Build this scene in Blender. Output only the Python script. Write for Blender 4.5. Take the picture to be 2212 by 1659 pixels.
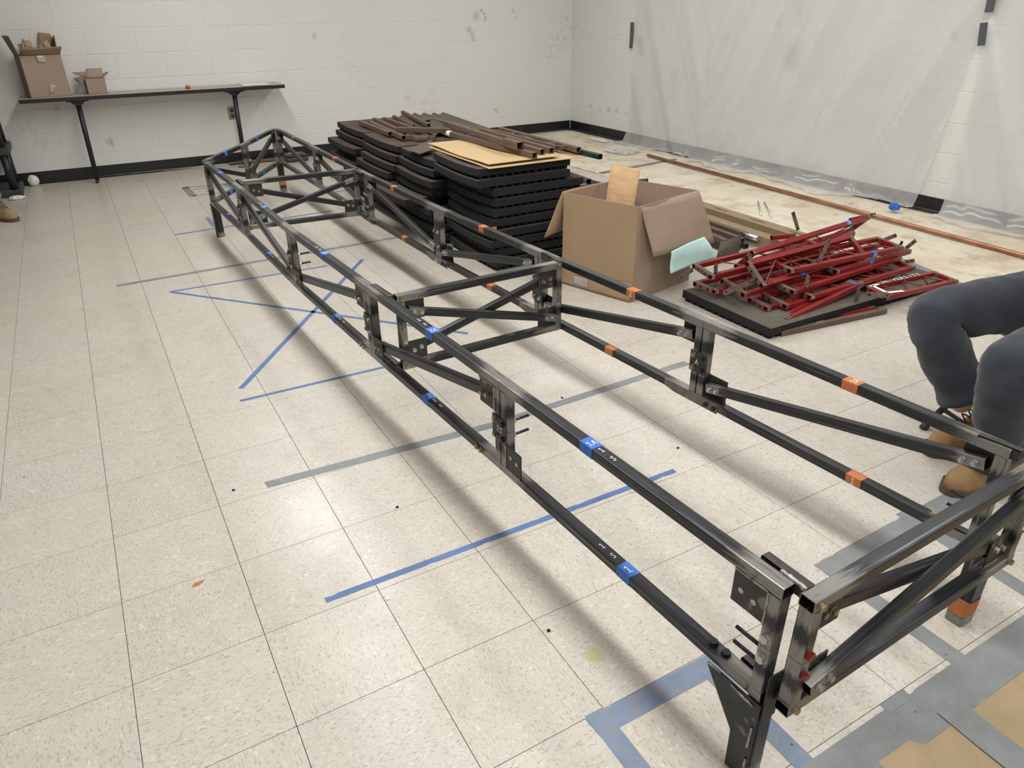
import bpy, bmesh, math, random
from mathutils import Vector, Matrix, Euler
rnd = random.Random(7)
for o in list(bpy.data.objects): bpy.data.objects.remove(o)
SC = bpy.context.scene
COL = SC.collection
PI = math.pi
V = Vector

# ------------------------------------------------------------------ camera
F_PX = 1557.086
CAM_P = V((0.20336, -1.15631, 1.40545))
YAW, PITCH, ROLL = 0.5165107, 0.4859593, 0.0112234
cd = bpy.data.cameras.new('camera'); cam = bpy.data.objects.new('camera', cd); COL.objects.link(cam)
fw = V((math.sin(YAW)*math.cos(PITCH), math.cos(YAW)*math.cos(PITCH), -math.sin(PITCH)))
r0 = V((math.cos(YAW), -math.sin(YAW), 0)); d0 = fw.cross(r0)
rr = r0*math.cos(ROLL)+d0*math.sin(ROLL); dd = -r0*math.sin(ROLL)+d0*math.cos(ROLL)
cam.matrix_world = Matrix(((rr.x, -dd.x, -fw.x, CAM_P.x), (rr.y, -dd.y, -fw.y, CAM_P.y), (rr.z, -dd.z, -fw.z, CAM_P.z), (0, 0, 0, 1)))
cd.sensor_fit = 'HORIZONTAL'; cd.sensor_width = 36.0; cd.lens = 36.0*F_PX/2212.0
cd.clip_start = 0.02; cd.clip_end = 60
SC.camera = cam
def px_of(w):
    v = V(w)-CAM_P; z = v.dot(fw)
    if z < 0.05: return None
    return 1106+F_PX*v.dot(rr)/z, 829.5+F_PX*v.dot(dd)/z

# ------------------------------------------------------------------ world, lamps, exposure
SC.view_settings.view_transform = 'Standard'; SC.view_settings.look = 'None'
SC.view_settings.gamma = 1.0; SC.view_settings.use_curve_mapping = False
SC.view_settings.exposure = 0.0
w = bpy.data.worlds.new('world'); SC.world = w; w.use_nodes = True
w.node_tree.nodes['Background'].inputs[0].default_value = (0.9, 0.95, 1, 1)
w.node_tree.nodes['Background'].inputs[1].default_value = 0.12
CEIL = 2.75
def strip_light(x, y0, y1, power, width=0.30, col=(1.0, 0.988, 0.962)):
    L = bpy.data.lights.new('ceiling_lamp_light', 'AREA'); L.shape = 'RECTANGLE'
    L.size = width; L.size_y = abs(y1-y0); L.energy = power; L.color = col
    o = bpy.data.objects.new('ceiling_lamp_light', L); COL.objects.link(o)
    o.location = (x, (y0+y1)/2, CEIL-0.06)
strip_light(1.25, -2.6, 5.6, 139)
strip_light(4.05, -2.6, 5.6, 88)
strip_light(-1.65, -2.6, 1.6, 27)

# ------------------------------------------------------------------ material helpers
def new_mat(name):
    m = bpy.data.materials.new(name); m.use_nodes = True
    return m, m.node_tree, m.node_tree.nodes['Principled BSDF']
def N(t, typ, **kw):
    n = t.nodes.new(typ)
    for k, v in kw.items(): setattr(n, k, v)
    return n
def L(t, a, b): t.links.new(a, b)
def setv(n, **kw):
    for k, v in kw.items():
        k = k.replace('_', ' ')
        n.inputs[k].default_value = v
def c4(c): return (c[0], c[1], c[2], 1)
def coords(t, kind='Object', scale=(1, 1, 1), rot=(0, 0, 0), offs_random=False):
    tc = N(t, 'ShaderNodeTexCoord'); mp = N(t, 'ShaderNodeMapping')
    mp.inputs['Scale'].default_value = scale; mp.inputs['Rotation'].default_value = rot
    if kind == 'World':
        g = N(t, 'ShaderNodeNewGeometry'); L(t, g.outputs['Position'], mp.inputs['Vector'])
    elif offs_random:
        oi = N(t, 'ShaderNodeObjectInfo'); vm = N(t, 'ShaderNodeVectorMath', operation='SCALE')
        cb = N(t, 'ShaderNodeCombineXYZ'); 
        for i in range(3): L(t, oi.outputs['Random'], cb.inputs[i])
        L(t, cb.outputs[0], vm.inputs[0]); vm.inputs['Scale'].default_value = 37.0
        ad = N(t, 'ShaderNodeVectorMath', operation='ADD')
        L(t, tc.outputs['Object'], ad.inputs[0]); L(t, vm.outputs[0], ad.inputs[1]); L(t, ad.outputs[0], mp.inputs['Vector'])
    else: L(t, tc.outputs[kind], mp.inputs['Vector'])
    return mp.outputs[0]
def noise(t, vec, scale, detail=3, rough=0.55, dist=0):
    n = N(t, 'ShaderNodeTexNoise'); setv(n, Scale=scale, Detail=detail, Roughness=rough, Distortion=dist)
    L(t, vec, n.inputs['Vector']); return n.outputs[0]
def ramp(t, fac, stops, interp='LINEAR'):
    r = N(t, 'ShaderNodeValToRGB'); r.color_ramp.interpolation = interp
    e = r.color_ramp.elements
    e[0].position = stops[0][0]; e[0].color = c4(stops[0][1]) if not isinstance(stops[0][1], float) else (stops[0][1],)*3+(1,)
    e[1].position = stops[-1][0]; e[1].color = c4(stops[-1][1]) if not isinstance(stops[-1][1], float) else (stops[-1][1],)*3+(1,)
    for p, c in stops[1:-1]:
        x = e.new(p); x.color = c4(c) if not isinstance(c, float) else (c, c, c, 1)
    L(t, fac, r.inputs[0]); return r.outputs[0]
def mix(t, fac, a, b, mode='MIX'):
    m = N(t, 'ShaderNodeMix', data_type='RGBA', blend_type=mode)
    for i, v in ((0, fac), (6, a), (7, b)):
        if isinstance(v, (int, float)): m.inputs[i].default_value = v
        elif isinstance(v, tuple): m.inputs[i].default_value = c4(v)
        else: L(t, v, m.inputs[i])
    return m.outputs[2]
def math_(t, op, a, b=0.0, clamp=False):
    m = N(t, 'ShaderNodeMath', operation=op); m.use_clamp = clamp
    for i, v in ((0, a), (1, b)):
        if isinstance(v, (int, float)): m.inputs[i].default_value = v
        else: L(t, v, m.inputs[i])
    return m.outputs[0]
def bump(t, bs, h, strength=0.2, dist=0.01):
    b = N(t, 'ShaderNodeBump'); setv(b, Strength=strength, Distance=dist)
    L(t, h, b.inputs['Height']); L(t, b.outputs[0], bs.inputs['Normal'])
def plain(name, col, rough=0.5, metal=0.0, var=0.12, scale=30, bmp=0.0, spec=0.5, kind='Object'):
    m, t, bs = new_mat(name)
    v = coords(t, kind); n = noise(t, v, scale, 4)
    lo = tuple(max(0, c*(1-var)) for c in col); hi = tuple(c*(1+var) for c in col)
    L(t, ramp(t, n, [(0.3, lo), (0.7, hi)]), bs.inputs['Base Color'])
    setv(bs, Roughness=rough, Metallic=metal); bs.inputs['Specular IOR Level'].default_value = spec
    if bmp: bump(t, bs, n, bmp, 0.003)
    return m
M = {}
# floor tile -------------------------------------------------------
def tile_mat(name, world):
    m, t, bs = new_mat(name)
    if world: v = coords(t, 'World'); vs = coords(t, 'World', scale=(1, 2.2, 1))
    else:
        v = coords(t, 'Object', offs_random=True); vs = coords(t, 'Object', scale=(1, 2.4, 1), offs_random=True)
    oi = N(t, 'ShaderNodeObjectInfo') if not world else N(t, 'ShaderNodeNewGeometry')
    rn = oi.outputs['Random'] if not world else oi.outputs['Random Per Island']
    base = ramp(t, rn, [(0, (0.545, 0.508, 0.452)), (0.5, (0.575, 0.54, 0.482)), (1, (0.56, 0.53, 0.48))])
    cloud = noise(t, v, 14, 3)
    base = mix(t, ramp(t, cloud, [(0.35, 0.0), (0.7, 0.32)]), base, (0.69, 0.655, 0.58))
    n1 = noise(t, vs, 88, 2, 0.5, 0.6)
    base = mix(t, ramp(t, n1, [(0.56, 0.0), (0.65, 0.58)]), base, (0.32, 0.285, 0.24))
    n2 = noise(t, coords(t, 'World' if world else 'Object', scale=(1, 2.0, 1), rot=(0, 0, 0.5), offs_random=not world), 120, 2, 0.5, 0.8)
    base = mix(t, ramp(t, n2, [(0.62, 0.0), (0.70, 0.42)]), base, (0.30, 0.27, 0.235))
    n3 = noise(t, coords(t, 'World' if world else 'Object', scale=(1, 1.7, 1), rot=(0, 0, -0.6), offs_random=not world), 72, 2, 0.5, 0.8)
    base = mix(t, ramp(t, n3, [(0.61, 0.0), (0.68, 0.6)]), base, (0.74, 0.715, 0.65))
    # wear and dirt lying across the tiles, more of it around the piles
    wv = coords(t, 'World')
    d1 = noise(t, wv, 2.2, 6, 0.62); d2 = noise(t, wv, 26, 5, 0.7)
    dm = math_(t, 'MULTIPLY', ramp(t, d1, [(0.42, 0.0), (0.75, 1.0)]), ramp(t, d2, [(0.35, 0.1), (0.7, 1.0)]))
    g = N(t, 'ShaderNodeNewGeometry'); sp = N(t, 'ShaderNodeSeparateXYZ'); L(t, g.outputs['Position'], sp.inputs[0])
    mr = N(t, 'ShaderNodeMapRange'); mr.clamp = True; L(t, sp.outputs[0], mr.inputs[0])
    mr.inputs[1].default_value = 0.4; mr.inputs[2].default_value = 3.4; mr.inputs[3].default_value = 0.28; mr.inputs[4].default_value = 0.75
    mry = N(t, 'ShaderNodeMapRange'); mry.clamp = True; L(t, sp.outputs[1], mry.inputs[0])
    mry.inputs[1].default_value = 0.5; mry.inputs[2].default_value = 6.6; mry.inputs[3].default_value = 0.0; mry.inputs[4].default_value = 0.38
    base = mix(t, math_(t, 'MULTIPLY', dm, mr.outputs[0]), base, (0.30, 0.23, 0.155))
    base = mix(t, mry.outputs[0], base, mix(t, 1.0, base, (0.90, 0.84, 0.74), 'MULTIPLY'))  # smooth tint, yellower and a little darker towards the far side
    sc = noise(t, coords(t, 'World', scale=(1, 14, 1), rot=(0, 0, 0.8)), 5, 3, 0.6)
    base = mix(t, ramp(t, sc, [(0.70, 0.0), (0.75, 0.30)]), base, (0.45, 0.39, 0.31))
    vo = N(t, 'ShaderNodeTexVoronoi'); vo.inputs['Scale'].default_value = 6.5; L(t, wv, vo.inputs['Vector'])
    base = mix(t, ramp(t, vo.outputs['Distance'], [(0.018, 0.85), (0.026, 0.0)]), base, (0.05, 0.045, 0.04))
    # the one yellow-green round stain
    ds = N(t, 'ShaderNodeVectorMath', operation='DISTANCE'); L(t, g.outputs['Position'], ds.inputs[0]); ds.inputs[1].default_value = (0.984, -0.172, 0)
    st = math_(t, 'ADD', ds.outputs['Value'], math_(t, 'MULTIPLY', math_(t, 'SUBTRACT', noise(t, wv, 45, 3), 0.5), 0.016))
    base = mix(t, ramp(t, st, [(0.021, 0.62), (0.027, 0.0)]), base, (0.46, 0.41, 0.17))
    L(t, base, bs.inputs['Base Color'])
    L(t, ramp(t, d1, [(0.3, 0.24), (0.7, 0.42)]), bs.inputs['Roughness'])
    bs.inputs['Specular IOR Level'].default_value = 0.45
    bump(t, bs, noise(t, v, 5, 2), 0.05, 0.01)
    return m
M['tile'] = tile_mat('vinyl_tile', False); M['tile_w'] = tile_mat('vinyl_tile_far', True)
M['grout'] = plain('joint_dirt', (0.085, 0.065, 0.05), 0.9)
# painted block ----------------------------------------------------
def block_mat():
    m, t, bs = new_mat('painted_block')
    wv = coords(t, 'World')
    big = noise(t, wv, 0.9, 3)
    base = ramp(t, big, [(0.3, (0.76, 0.765, 0.74)), (0.7, (0.79, 0.795, 0.775))])
    sm = math_(t, 'MULTIPLY', ramp(t, noise(t, wv, 1.7, 5, 0.6), [(0.58, 0.0), (0.72, 1.0)]), ramp(t, noise(t, wv, 17, 4, 0.7), [(0.45, 0.0), (0.65, 1.0)]))
    base = mix(t, math_(t, 'MULTIPLY', sm, 0.38), base, (0.36, 0.32, 0.27))
    # scuffs and footprints kicked onto the paint: (x, y, z, radius, strength)
    g = N(t, 'ShaderNodeNewGeometry')
    marks = [(4.30, 6.75, 1.28, .05, .5), (4.36, 6.75, 1.335, .018, .85), (4.395, 6.75, 1.31, .018, .85), (4.41, 6.75, 1.27, .018, .8), (4.40, 6.75, 1.235, .016, .8),
             (4.76, 6.75, 1.335, .018, .6), (4.79, 6.75, 1.31, .016, .6), (4.80, 6.75, 1.27, .015, .6), (4.20, 6.75, 1.15, .035, .6), (4.235, 6.75, 1.11, .035, .6), (4.25, 6.75, 1.06, .035, .5),
             (2.47, 6.75, 1.135, .03, .5), (4.52, 6.75, .30, .03, .6), (4.545, 6.75, .27, .02, .6), (0.43, 6.75, .30, .04, .6), (0.08, 6.75, .62, .03, .5),
             (5.58, 6.35, .30, .035, .5), (5.58, 6.15, .29, .03, .5), (5.58, 5.98, .30, .04, .5), (5.58, 5.83, .31, .035, .5), (5.58, 5.65, .30, .03, .4),
             (5.58, 5.49, 1.03, .06, .8), (5.58, 5.46, .93, .05, .8), (5.58, 3.45, .98, .12, .45), (5.58, 3.66, 1.22, .04, .4), (5.58, 4.25, 1.1, .05, .35), (5.58, 2.10, 1.18, .04, .5), (5.58, 4.9, .75, .06, .3)]
    nz = math_(t, 'MULTIPLY', math_(t, 'SUBTRACT', noise(t, wv, 28, 4, 0.7), 0.5), 0.10)
    acc = None
    for x, y, z, r, s in marks:
        ds = N(t, 'ShaderNodeVectorMath', operation='DISTANCE'); L(t, g.outputs['Position'], ds.inputs[0]); ds.inputs[1].default_value = (x, y, z)
        mr = N(t, 'ShaderNodeMapRange'); mr.clamp = True
        L(t, math_(t, 'ADD', ds.outputs['Value'], math_(t, 'MULTIPLY', nz, min(1.0, r*25))), mr.inputs[0])
        mr.inputs[1].default_value = r*0.5; mr.inputs[2].default_value = r*1.15; mr.inputs[3].default_value = s; mr.inputs[4].default_value = 0
        acc = mr.outputs[0] if acc is None else math_(t, 'MAXIMUM', acc, mr.outputs[0])
    base = mix(t, math_(t, 'MULTIPLY', acc, 0.55), base, (0.20, 0.18, 0.16))
    L(t, base, bs.inputs['Base Color']); setv(bs, Roughness=0.42); bs.inputs['Specular IOR Level'].default_value = 0.3
    bump(t, bs, noise(t, wv, 60, 5, 0.6), 0.25, 0.004)
    return m
M['block'] = block_mat()
M['ceiling'] = plain('ceiling_board', (0.78, 0.78, 0.76), 0.9, kind='World', scale=3)
M['plainwall'] = plain('painted_wall', (0.70, 0.70, 0.66), 0.6, kind='World', scale=2, var=0.03)
M['basebd'] = plain('black_cove_base', (0.012, 0.013, 0.016), 0.35, scale=8, var=0.3, kind='World')
# steel ------------------------------------------------------------
def steel(name, dark, light, rough, metal=0.75, tint=None, wear=0.6, dust=None, an=30):
    m, t, bs = new_mat(name)
    vs = coords(t, 'Object', scale=(1.2 if an > 5 else 6, an, an), offs_random=True)
    v = coords(t, 'Object', offs_random=True)
    st = noise(t, vs, 3.2, 5, 0.65)
    base = ramp(t, st, [(0.30, tuple(c*0.72 for c in dark)), (0.52, dark), (0.75, tuple(c*1.9 for c in dark))])
    cl = noise(t, v, 11, 4, 0.6)
    base = mix(t, ramp(t, cl, [(0.45, 0.0), (0.8, 0.5)]), base, tuple(c*1.5 for c in dark))
    at = N(t, 'ShaderNodeAttribute', attribute_name='bare')
    nn = noise(t, coords(t, 'Object', scale=(2, 20, 20), offs_random=True), 7, 5, 0.7)
    bm = math_(t, 'MULTIPLY', ramp(t, math_(t, 'ADD', at.outputs['Fac'], math_(t, 'MULTIPLY', math_(t, 'SUBTRACT', nn, 0.5), 2.2)), [(0.35, 0.0), (0.95, 1.0)]), wear)
    base = mix(t, bm, base, light)
    hn = noise(t, coords(t, 'Object', scale=(1, 60, 60) if an > 5 else (9, 9, 9), offs_random=True), 2, 2)
    base = mix(t, ramp(t, hn, [(0.64, 0.0), (0.70, 0.6)]), base, tuple(min(1, c*5.5) for c in dark))
    if dust: base = mix(t, ramp(t, noise(t, v, 7, 5, 0.7), [(0.35, 0.25), (0.65, 0.9)]), base, dust)
    L(t, base, bs.inputs['Base Color']); setv(bs, Metallic=metal)
    L(t, ramp(t, st, [(0.3, rough-0.07), (0.7, rough+0.1)]), bs.inputs['Roughness'])
    bump(t, bs, st, 0.08, 0.002)
    return m
M['steel'] = steel('mill_scale_steel', (0.036, 0.038, 0.043), (0.36, 0.345, 0.32), 0.32, 0.64, wear=0.66)
M['plate'] = steel('gusset_steel', (0.050, 0.050, 0.050), (0.26, 0.24, 0.21), 0.48, 0.5, wear=0.5, an=5)
M['barebar'] = steel('ground_steel_bar', (0.15, 0.14, 0.125), (0.3, 0.28, 0.25), 0.42, 0.5, an=5)
M['rusty'] = steel('rusty_brown_steel', (0.105, 0.072, 0.056), (0.21, 0.14, 0.10), 0.72, 0.15, wear=0.4, dust=(0.16, 0.105, 0.078))
M['darksteel'] = steel('dark_steel_scrap', (0.065, 0.062, 0.058), (0.15, 0.14, 0.12), 0.5, 0.5, wear=0.4)
M['olive'] = steel('olive_grey_steel', (0.095, 0.085, 0.062), (0.2, 0.18, 0.13), 0.6, 0.25, wear=0.2, dust=(0.12, 0.10, 0.07))
M['weld'] = plain('weld_bead', (0.34, 0.33, 0.32), 0.35, 0.8, 0.5, 60, 0.5)
M['zinc'] = plain('zinc_bolt', (0.48, 0.48, 0.46), 0.30, 0.85, 0.15, 60)
M['brass'] = plain('yellow_zinc_bolt', (0.36, 0.30, 0.17), 0.32, 0.85, 0.2, 60)
M['blackbolt'] = plain('black_bolt', (0.03, 0.032, 0.036), 0.35, 0.6, 0.2, 60)
M['redbolt'] = plain('red_painted_bolt', (0.20, 0.02, 0.022), 0.3, 0.3, 0.2, 60)
M['hole'] = plain('bolt_hole_dark', (0.006, 0.006, 0.006), 0.9)
M['lighthole'] = plain('bolt_hole_rim', (0.5, 0.48, 0.43), 0.5)
M['green'] = plain('dark_green_painted_steel', (0.018, 0.040, 0.030), 0.45, 0.2)
# red painted frames
def red_mat():
    m, t, bs = new_mat('worn_red_paint')
    v = coords(t, 'Object', offs_random=True)
    n = noise(t, v, 9, 5, 0.7)
    base = ramp(t, n, [(0.25, (0.12, 0.009, 0.010)), (0.55, (0.25, 0.013, 0.013)), (0.8, (0.32, 0.022, 0.017))])
    at = N(t, 'ShaderNodeAttribute', attribute_name='bare')
    w_ = ramp(t, math_(t, 'ADD', at.outputs['Fac'], math_(t, 'MULTIPLY', math_(t, 'SUBTRACT', noise(t, v, 22, 5, 0.7), 0.5), 1.8)), [(0.55, 0.0), (0.75, 1.0)])
    base = mix(t, w_, base, (0.16, 0.10, 0.075))
    L(t, base, bs.inputs['Base Color']); setv(bs, Roughness=0.36); bump(t, bs, n, 0.15, 0.002)
    return m
M['red'] = red_mat()
M['rustbar'] = plain('rusted_flat_bar', (0.13, 0.085, 0.07), 0.6, 0.3, 0.3, 30)
# rubber
def rubber(name, col):
    m, t, bs = new_mat(name)
    v = coords(t, 'World')
    g = noise(t, v, 260, 2, 0.5); c_ = noise(t, v, 6, 4, 0.6)
    base = ramp(t, g, [(0.35, tuple(c*0.6 for c in col)), (0.6, col), (0.75, tuple(c*1.9 for c in col))])
    base = mix(t, ramp(t, c_, [(0.45, 0.0), (0.8, 0.5)]), base, tuple(c*1.6 for c in col))
    L(t, base, bs.inputs['Base Color']); setv(bs, Roughness=0.85); bump(t, bs, g, 0.4, 0.003)
    return m
M['rubber'] = rubber('black_crumb_rubber', (0.0085, 0.0095, 0.0125))
M['dust'] = rubber('brown_dusted_rubber', (0.085, 0.058, 0.045))
M['dust2'] = rubber('grey_brown_rubber', (0.115, 0.10, 0.08))
# cardboard, wood
def board(name, col, scale=(1, 1, 1), var=0.15, stain=0.25, sc=9, bmp=0.1, rough=0.8):
    m, t, bs = new_mat(name)
    n = noise(t, coords(t, 'Object', scale=scale), sc, 5, 0.6)
    base = ramp(t, n, [(0.3, tuple(c*(1-var) for c in col)), (0.7, tuple(c*(1+var) for c in col))])
    s = ramp(t, noise(t, coords(t, 'Object'), 4, 5, 0.7), [(0.55, 0.0), (0.75, stain)])
    base = mix(t, s, base, tuple(c*0.45 for c in col))
    L(t, base, bs.inputs['Base Color']); setv(bs, Roughness=rough); bs.inputs['Specular IOR Level'].default_value = 0.25
    bump(t, bs, n, bmp, 0.004)
    return m
M['cardboard'] = board('brown_cardboard', (0.375, 0.265, 0.165), (1, 1, 6), 0.06, 0.22, 5, 0.15)
M['cardin'] = board('cardboard_inner_side', (0.39, 0.29, 0.225), (1, 1, 6), 0.06, 0.18, 5, 0.1)
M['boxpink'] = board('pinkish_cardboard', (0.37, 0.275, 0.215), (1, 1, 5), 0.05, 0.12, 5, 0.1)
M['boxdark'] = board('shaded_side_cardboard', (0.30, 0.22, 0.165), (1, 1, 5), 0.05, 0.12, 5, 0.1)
M['kraft'] = board('kraft_packing_paper', (0.46, 0.33, 0.23), (1, 1, 1), 0.1, 0.15, 12, 0.3)
M['mdf'] = board('hardboard_sheet', (0.56, 0.41, 0.225), (1, 1, 1), 0.05, 0.25, 3, 0.05)
M['ply'] = board('plywood_offcut', (0.62, 0.41, 0.23), (3, 3, 14), 0.12, 0.3, 5, 0.1)
M['timber'] = board('tan_plank', (0.29, 0.22, 0.14), (14, 1, 6), 0.14, 0.35, 4, 0.1)
M['timberslot'] = plain('plank_slot_dark', (0.06, 0.045, 0.03), 0.9)
M['copper'] = plain('copper_pipe', (0.42, 0.20, 0.125), 0.33, 0.8, 0.35, 5)
M['alu'] = plain('bright_steel_rod', (0.72, 0.73, 0.74), 0.22, 0.9, 0.1, 30)
M['white'] = plain('white_paper', (0.80, 0.80, 0.80), 0.7, var=0.04)
M['marker'] = plain('white_paint_marker', (0.85, 0.85, 0.83), 0.5, var=0.03)
M['blackmark'] = plain('black_marker', (0.02, 0.02, 0.02), 0.6, var=0.03)
M['yellowmark'] = plain('yellow_marker', (0.75, 0.60, 0.12), 0.6, var=0.03)
M['aqua'] = plain('pale_aqua_paper', (0.62, 0.90, 0.88), 0.7, var=0.06, scale=6)
M['bluetape'] = plain('blue_masking_tape', (0.030, 0.150, 0.56), 0.55, var=0.1, scale=18)
M['orangetape'] = plain('orange_masking_tape', (0.50, 0.165, 0.050), 0.6, var=0.12, scale=18)
M['cleartape'] = plain('clear_packing_tape', (0.47, 0.42, 0.40), 0.12, var=0.2, scale=15, spec=1.0)
def floor_tape(name, col, dirt, amount=0.35):
    m, t, bs = new_mat(name); v = coords(t, 'World')
    n = noise(t, v, 10, 5, 0.7)
    base = ramp(t, n, [(0.3, tuple(c*0.85 for c in col)), (0.7, tuple(c*1.15 for c in col))])
    base = mix(t, ramp(t, noise(t, v, 24, 5, 0.7), [(0.45, 0.0), (0.65, amount)]), base, dirt)
    vo = N(t, 'ShaderNodeTexVoronoi'); vo.inputs['Scale'].default_value = 22; L(t, v, vo.inputs['Vector'])
    base = mix(t, ramp(t, vo.outputs['Distance'], [(0.05, 0.8), (0.09, 0.0)]), base, (0.05, 0.04, 0.035))
    base = mix(t, ramp(t, noise(t, v, 3.5, 6, 0.75), [(0.5, 0.0), (0.75, 0.55)]), base, (0.14, 0.13, 0.115))
    L(t, base, bs.inputs['Base Color']); setv(bs, Roughness=0.5)
    return m
M['ftblue'] = floor_tape('floor_masking_tape_blue', (0.085, 0.165, 0.385), (0.16, 0.17, 0.20))
M['ftgrey'] = floor_tape('floor_duct_tape_grey', (0.235, 0.25, 0.265), (0.19, 0.185, 0.17))
M['ftslate'] = floor_tape('floor_tape_slate_blue', (0.165, 0.225, 0.335), (0.26, 0.25, 0.24), 0.6)
def canvas_mat():
    m, t, bs = new_mat('canvas_drop_cloth'); v = coords(t, 'World')
    n = noise(t, v, 2.2, 6, 0.65)
    base = ramp(t, n, [(0.3, (0.60, 0.52, 0.39)), (0.6, (0.74, 0.68, 0.56))])
    st = math_(t, 'MULTIPLY', ramp(t, noise(t, v, 4.1, 6, 0.7), [(0.50, 0.0), (0.68, 1.0)]), 0.6)
    base = mix(t, st, base, (0.30, 0.205, 0.09))
    vo = N(t, 'ShaderNodeTexVoronoi'); vo.inputs['Scale'].default_value = 9; L(t, v, vo.inputs['Vector'])
    base = mix(t, ramp(t, vo.outputs['Distance'], [(0.02, 0.8), (0.05, 0.0)]), base, (0.06, 0.05, 0.04))
    L(t, base, bs.inputs['Base Color']); setv(bs, Roughness=0.85); bump(t, bs, n, 0.2, 0.01)
    return m
M['canvas'] = canvas_mat()
M['canvas_near'] = board('canvas_drop_cloth_near', (0.40, 0.305, 0.19), (1, 1, 1), 0.14, 0.5, 6, 0.1)
def plastic_mat():
    m, t, bs = new_mat('clear_poly_sheeting'); 
    out = t.nodes['Material Output']
    v = coords(t, 'World'); n = noise(t, v, 3, 4, 0.6)
    tr = N(t, 'ShaderNodeBsdfTransparent'); df = N(t, 'ShaderNodeBsdfDiffuse'); tl = N(t, 'ShaderNodeBsdfTranslucent'); gl = N(t, 'ShaderNodeBsdfGlossy')
    df.inputs[0].default_value = (0.92, 0.925, 0.93, 1); tl.inputs[0].default_value = (0.92, 0.92, 0.93, 1); gl.inputs['Roughness'].default_value = 0.22
    m1 = N(t, 'ShaderNodeMixShader'); m1.inputs[0].default_value = 0.35; L(t, df.outputs[0], m1.inputs[1]); L(t, tl.outputs[0], m1.inputs[2])
    m2 = N(t, 'ShaderNodeMixShader'); m2.inputs[0].default_value = 0.14; L(t, m1.outputs[0], m2.inputs[1]); L(t, gl.outputs[0], m2.inputs[2])
    m3 = N(t, 'ShaderNodeMixShader'); L(t, ramp(t, n, [(0.35, 0.38), (0.65, 0.52)]), m3.inputs[0]); L(t, m2.outputs[0], m3.inputs[1]); L(t, tr.outputs[0], m3.inputs[2])
    L(t, m3.outputs[0], out.inputs['Surface'])
    t.nodes.remove(bs)
    return m
M['plastic'] = plastic_mat()
M['darktape'] = plain('dark_grey_duct_tape', (0.085, 0.095, 0.115), 0.45, var=0.1)
M['tabletop'] = plain('beige_laminate', (0.42, 0.38, 0.33), 0.4, var=0.08)
M['blackmetal'] = plain('black_painted_metal', (0.018, 0.020, 0.025), 0.42, 0.2, 0.25)
M['greyplastic'] = plain('dark_plastic', (0.045, 0.045, 0.05), 0.5, 0.0, 0.25)
M['outletgrey'] = plain('outlet_steel_plate', (0.35, 0.34, 0.33), 0.35, 0.5, 0.1)
def fabric(name, col, var=0.18):
    m, t, bs = new_mat(name); v = coords(t, 'Object')
    n = noise(t, v, 4, 5, 0.6); f_ = noise(t, v, 160, 2)
    base = ramp(t, n, [(0.3, tuple(c*(1-var) for c in col)), (0.7, tuple(c*(1+var) for c in col))])
    L(t, base, bs.inputs['Base Color']); setv(bs, Roughness=0.95); bs.inputs['Specular IOR Level'].default_value = 0.15
    try: bs.inputs['Sheen Weight'].default_value = 0.25
    except Exception: pass
    bump(t, bs, f_, 0.25, 0.002); return m
M['sweat'] = fabric('charcoal_blue_sweatpants', (0.040, 0.046, 0.060))
M['hoodie'] = fabric('dark_hoodie', (0.03, 0.032, 0.04))
M['denim'] = fabric('faded_blue_denim', (0.10, 0.145, 0.20), 0.3)
M['skin'] = plain('skin', (0.52, 0.33, 0.24), 0.5, var=0.05)
M['hair'] = plain('dark_hair', (0.03, 0.02, 0.015), 0.7)
M['leather'] = plain('tan_nubuck', (0.27, 0.165, 0.075), 0.8, 0, 0.22, 12, 0.2)
M['leather2'] = plain('dusty_tan_leather', (0.30, 0.205, 0.13), 0.8, 0, 0.2, 12, 0.2)
M['sole'] = plain('brown_rubber_sole', (0.105, 0.06, 0.035), 0.7, 0, 0.2)
M['lace'] = plain('brown_lace', (0.09, 0.05, 0.025), 0.8)

# ------------------------------------------------------------------ object helpers
def mesh_obj(name, bm, mats, parent=None, mw=None, smooth=False):
    me = bpy.data.meshes.new(name); bm.normal_update(); bm.to_mesh(me); bm.free()
    return link_mesh(name, me, mats, parent, mw, smooth)
def link_mesh(name, me, mats, parent=None, mw=None, smooth=False):
    if not isinstance(mats, (list, tuple)): mats = [mats]
    if len(me.materials) == 0:
        for m in mats: me.materials.append(M[m] if isinstance(m, str) else m)
    if smooth:
        for p in me.polygons: p.use_smooth = True
    o = bpy.data.objects.new(name, me); COL.objects.link(o)
    mw = mw if mw is not None else Matrix.Identity(4)
    place(o, parent, mw); return o
WORLD = {}
def place(o, parent, mw):
    WORLD[o.name] = mw.copy()
    if parent is not None:
        o.parent = parent; o.matrix_parent_inverse = Matrix.Identity(4)
        o.matrix_basis = WORLD[parent.name].inverted() @ mw
    else: o.matrix_basis = mw
def tag(o, label=None, cat=None, group=None, kind=None):
    if label: o['label'] = label
    if cat: o['category'] = cat
    if group: o['group'] = group
    if kind: o['kind'] = kind
    return o
def empty(name, loc, label, cat, group=None, rz=0.0):
    o = bpy.data.objects.new(name, None); COL.objects.link(o); o.empty_display_size = 0.05
    place(o, None, Matrix.Translation(V(loc)) @ Matrix.Rotation(rz, 4, 'Z')); return tag(o, label, cat, group)
def T(x, y, z): return Matrix.Translation((x, y, z))
def frame_from(P, d, up=V((0, 0, 1))):
    x = V(d).normalized(); z = V(up) - x*V(up).dot(x)
    if z.length < 1e-4: z = V((1, 0, 0)) - x*x.x
    z.normalize(); y = z.cross(x)
    return Matrix(((x.x, y.x, z.x, P[0]), (x.y, y.y, z.y, P[1]), (x.z, y.z, z.z, P[2]), (0, 0, 0, 1)))
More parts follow.
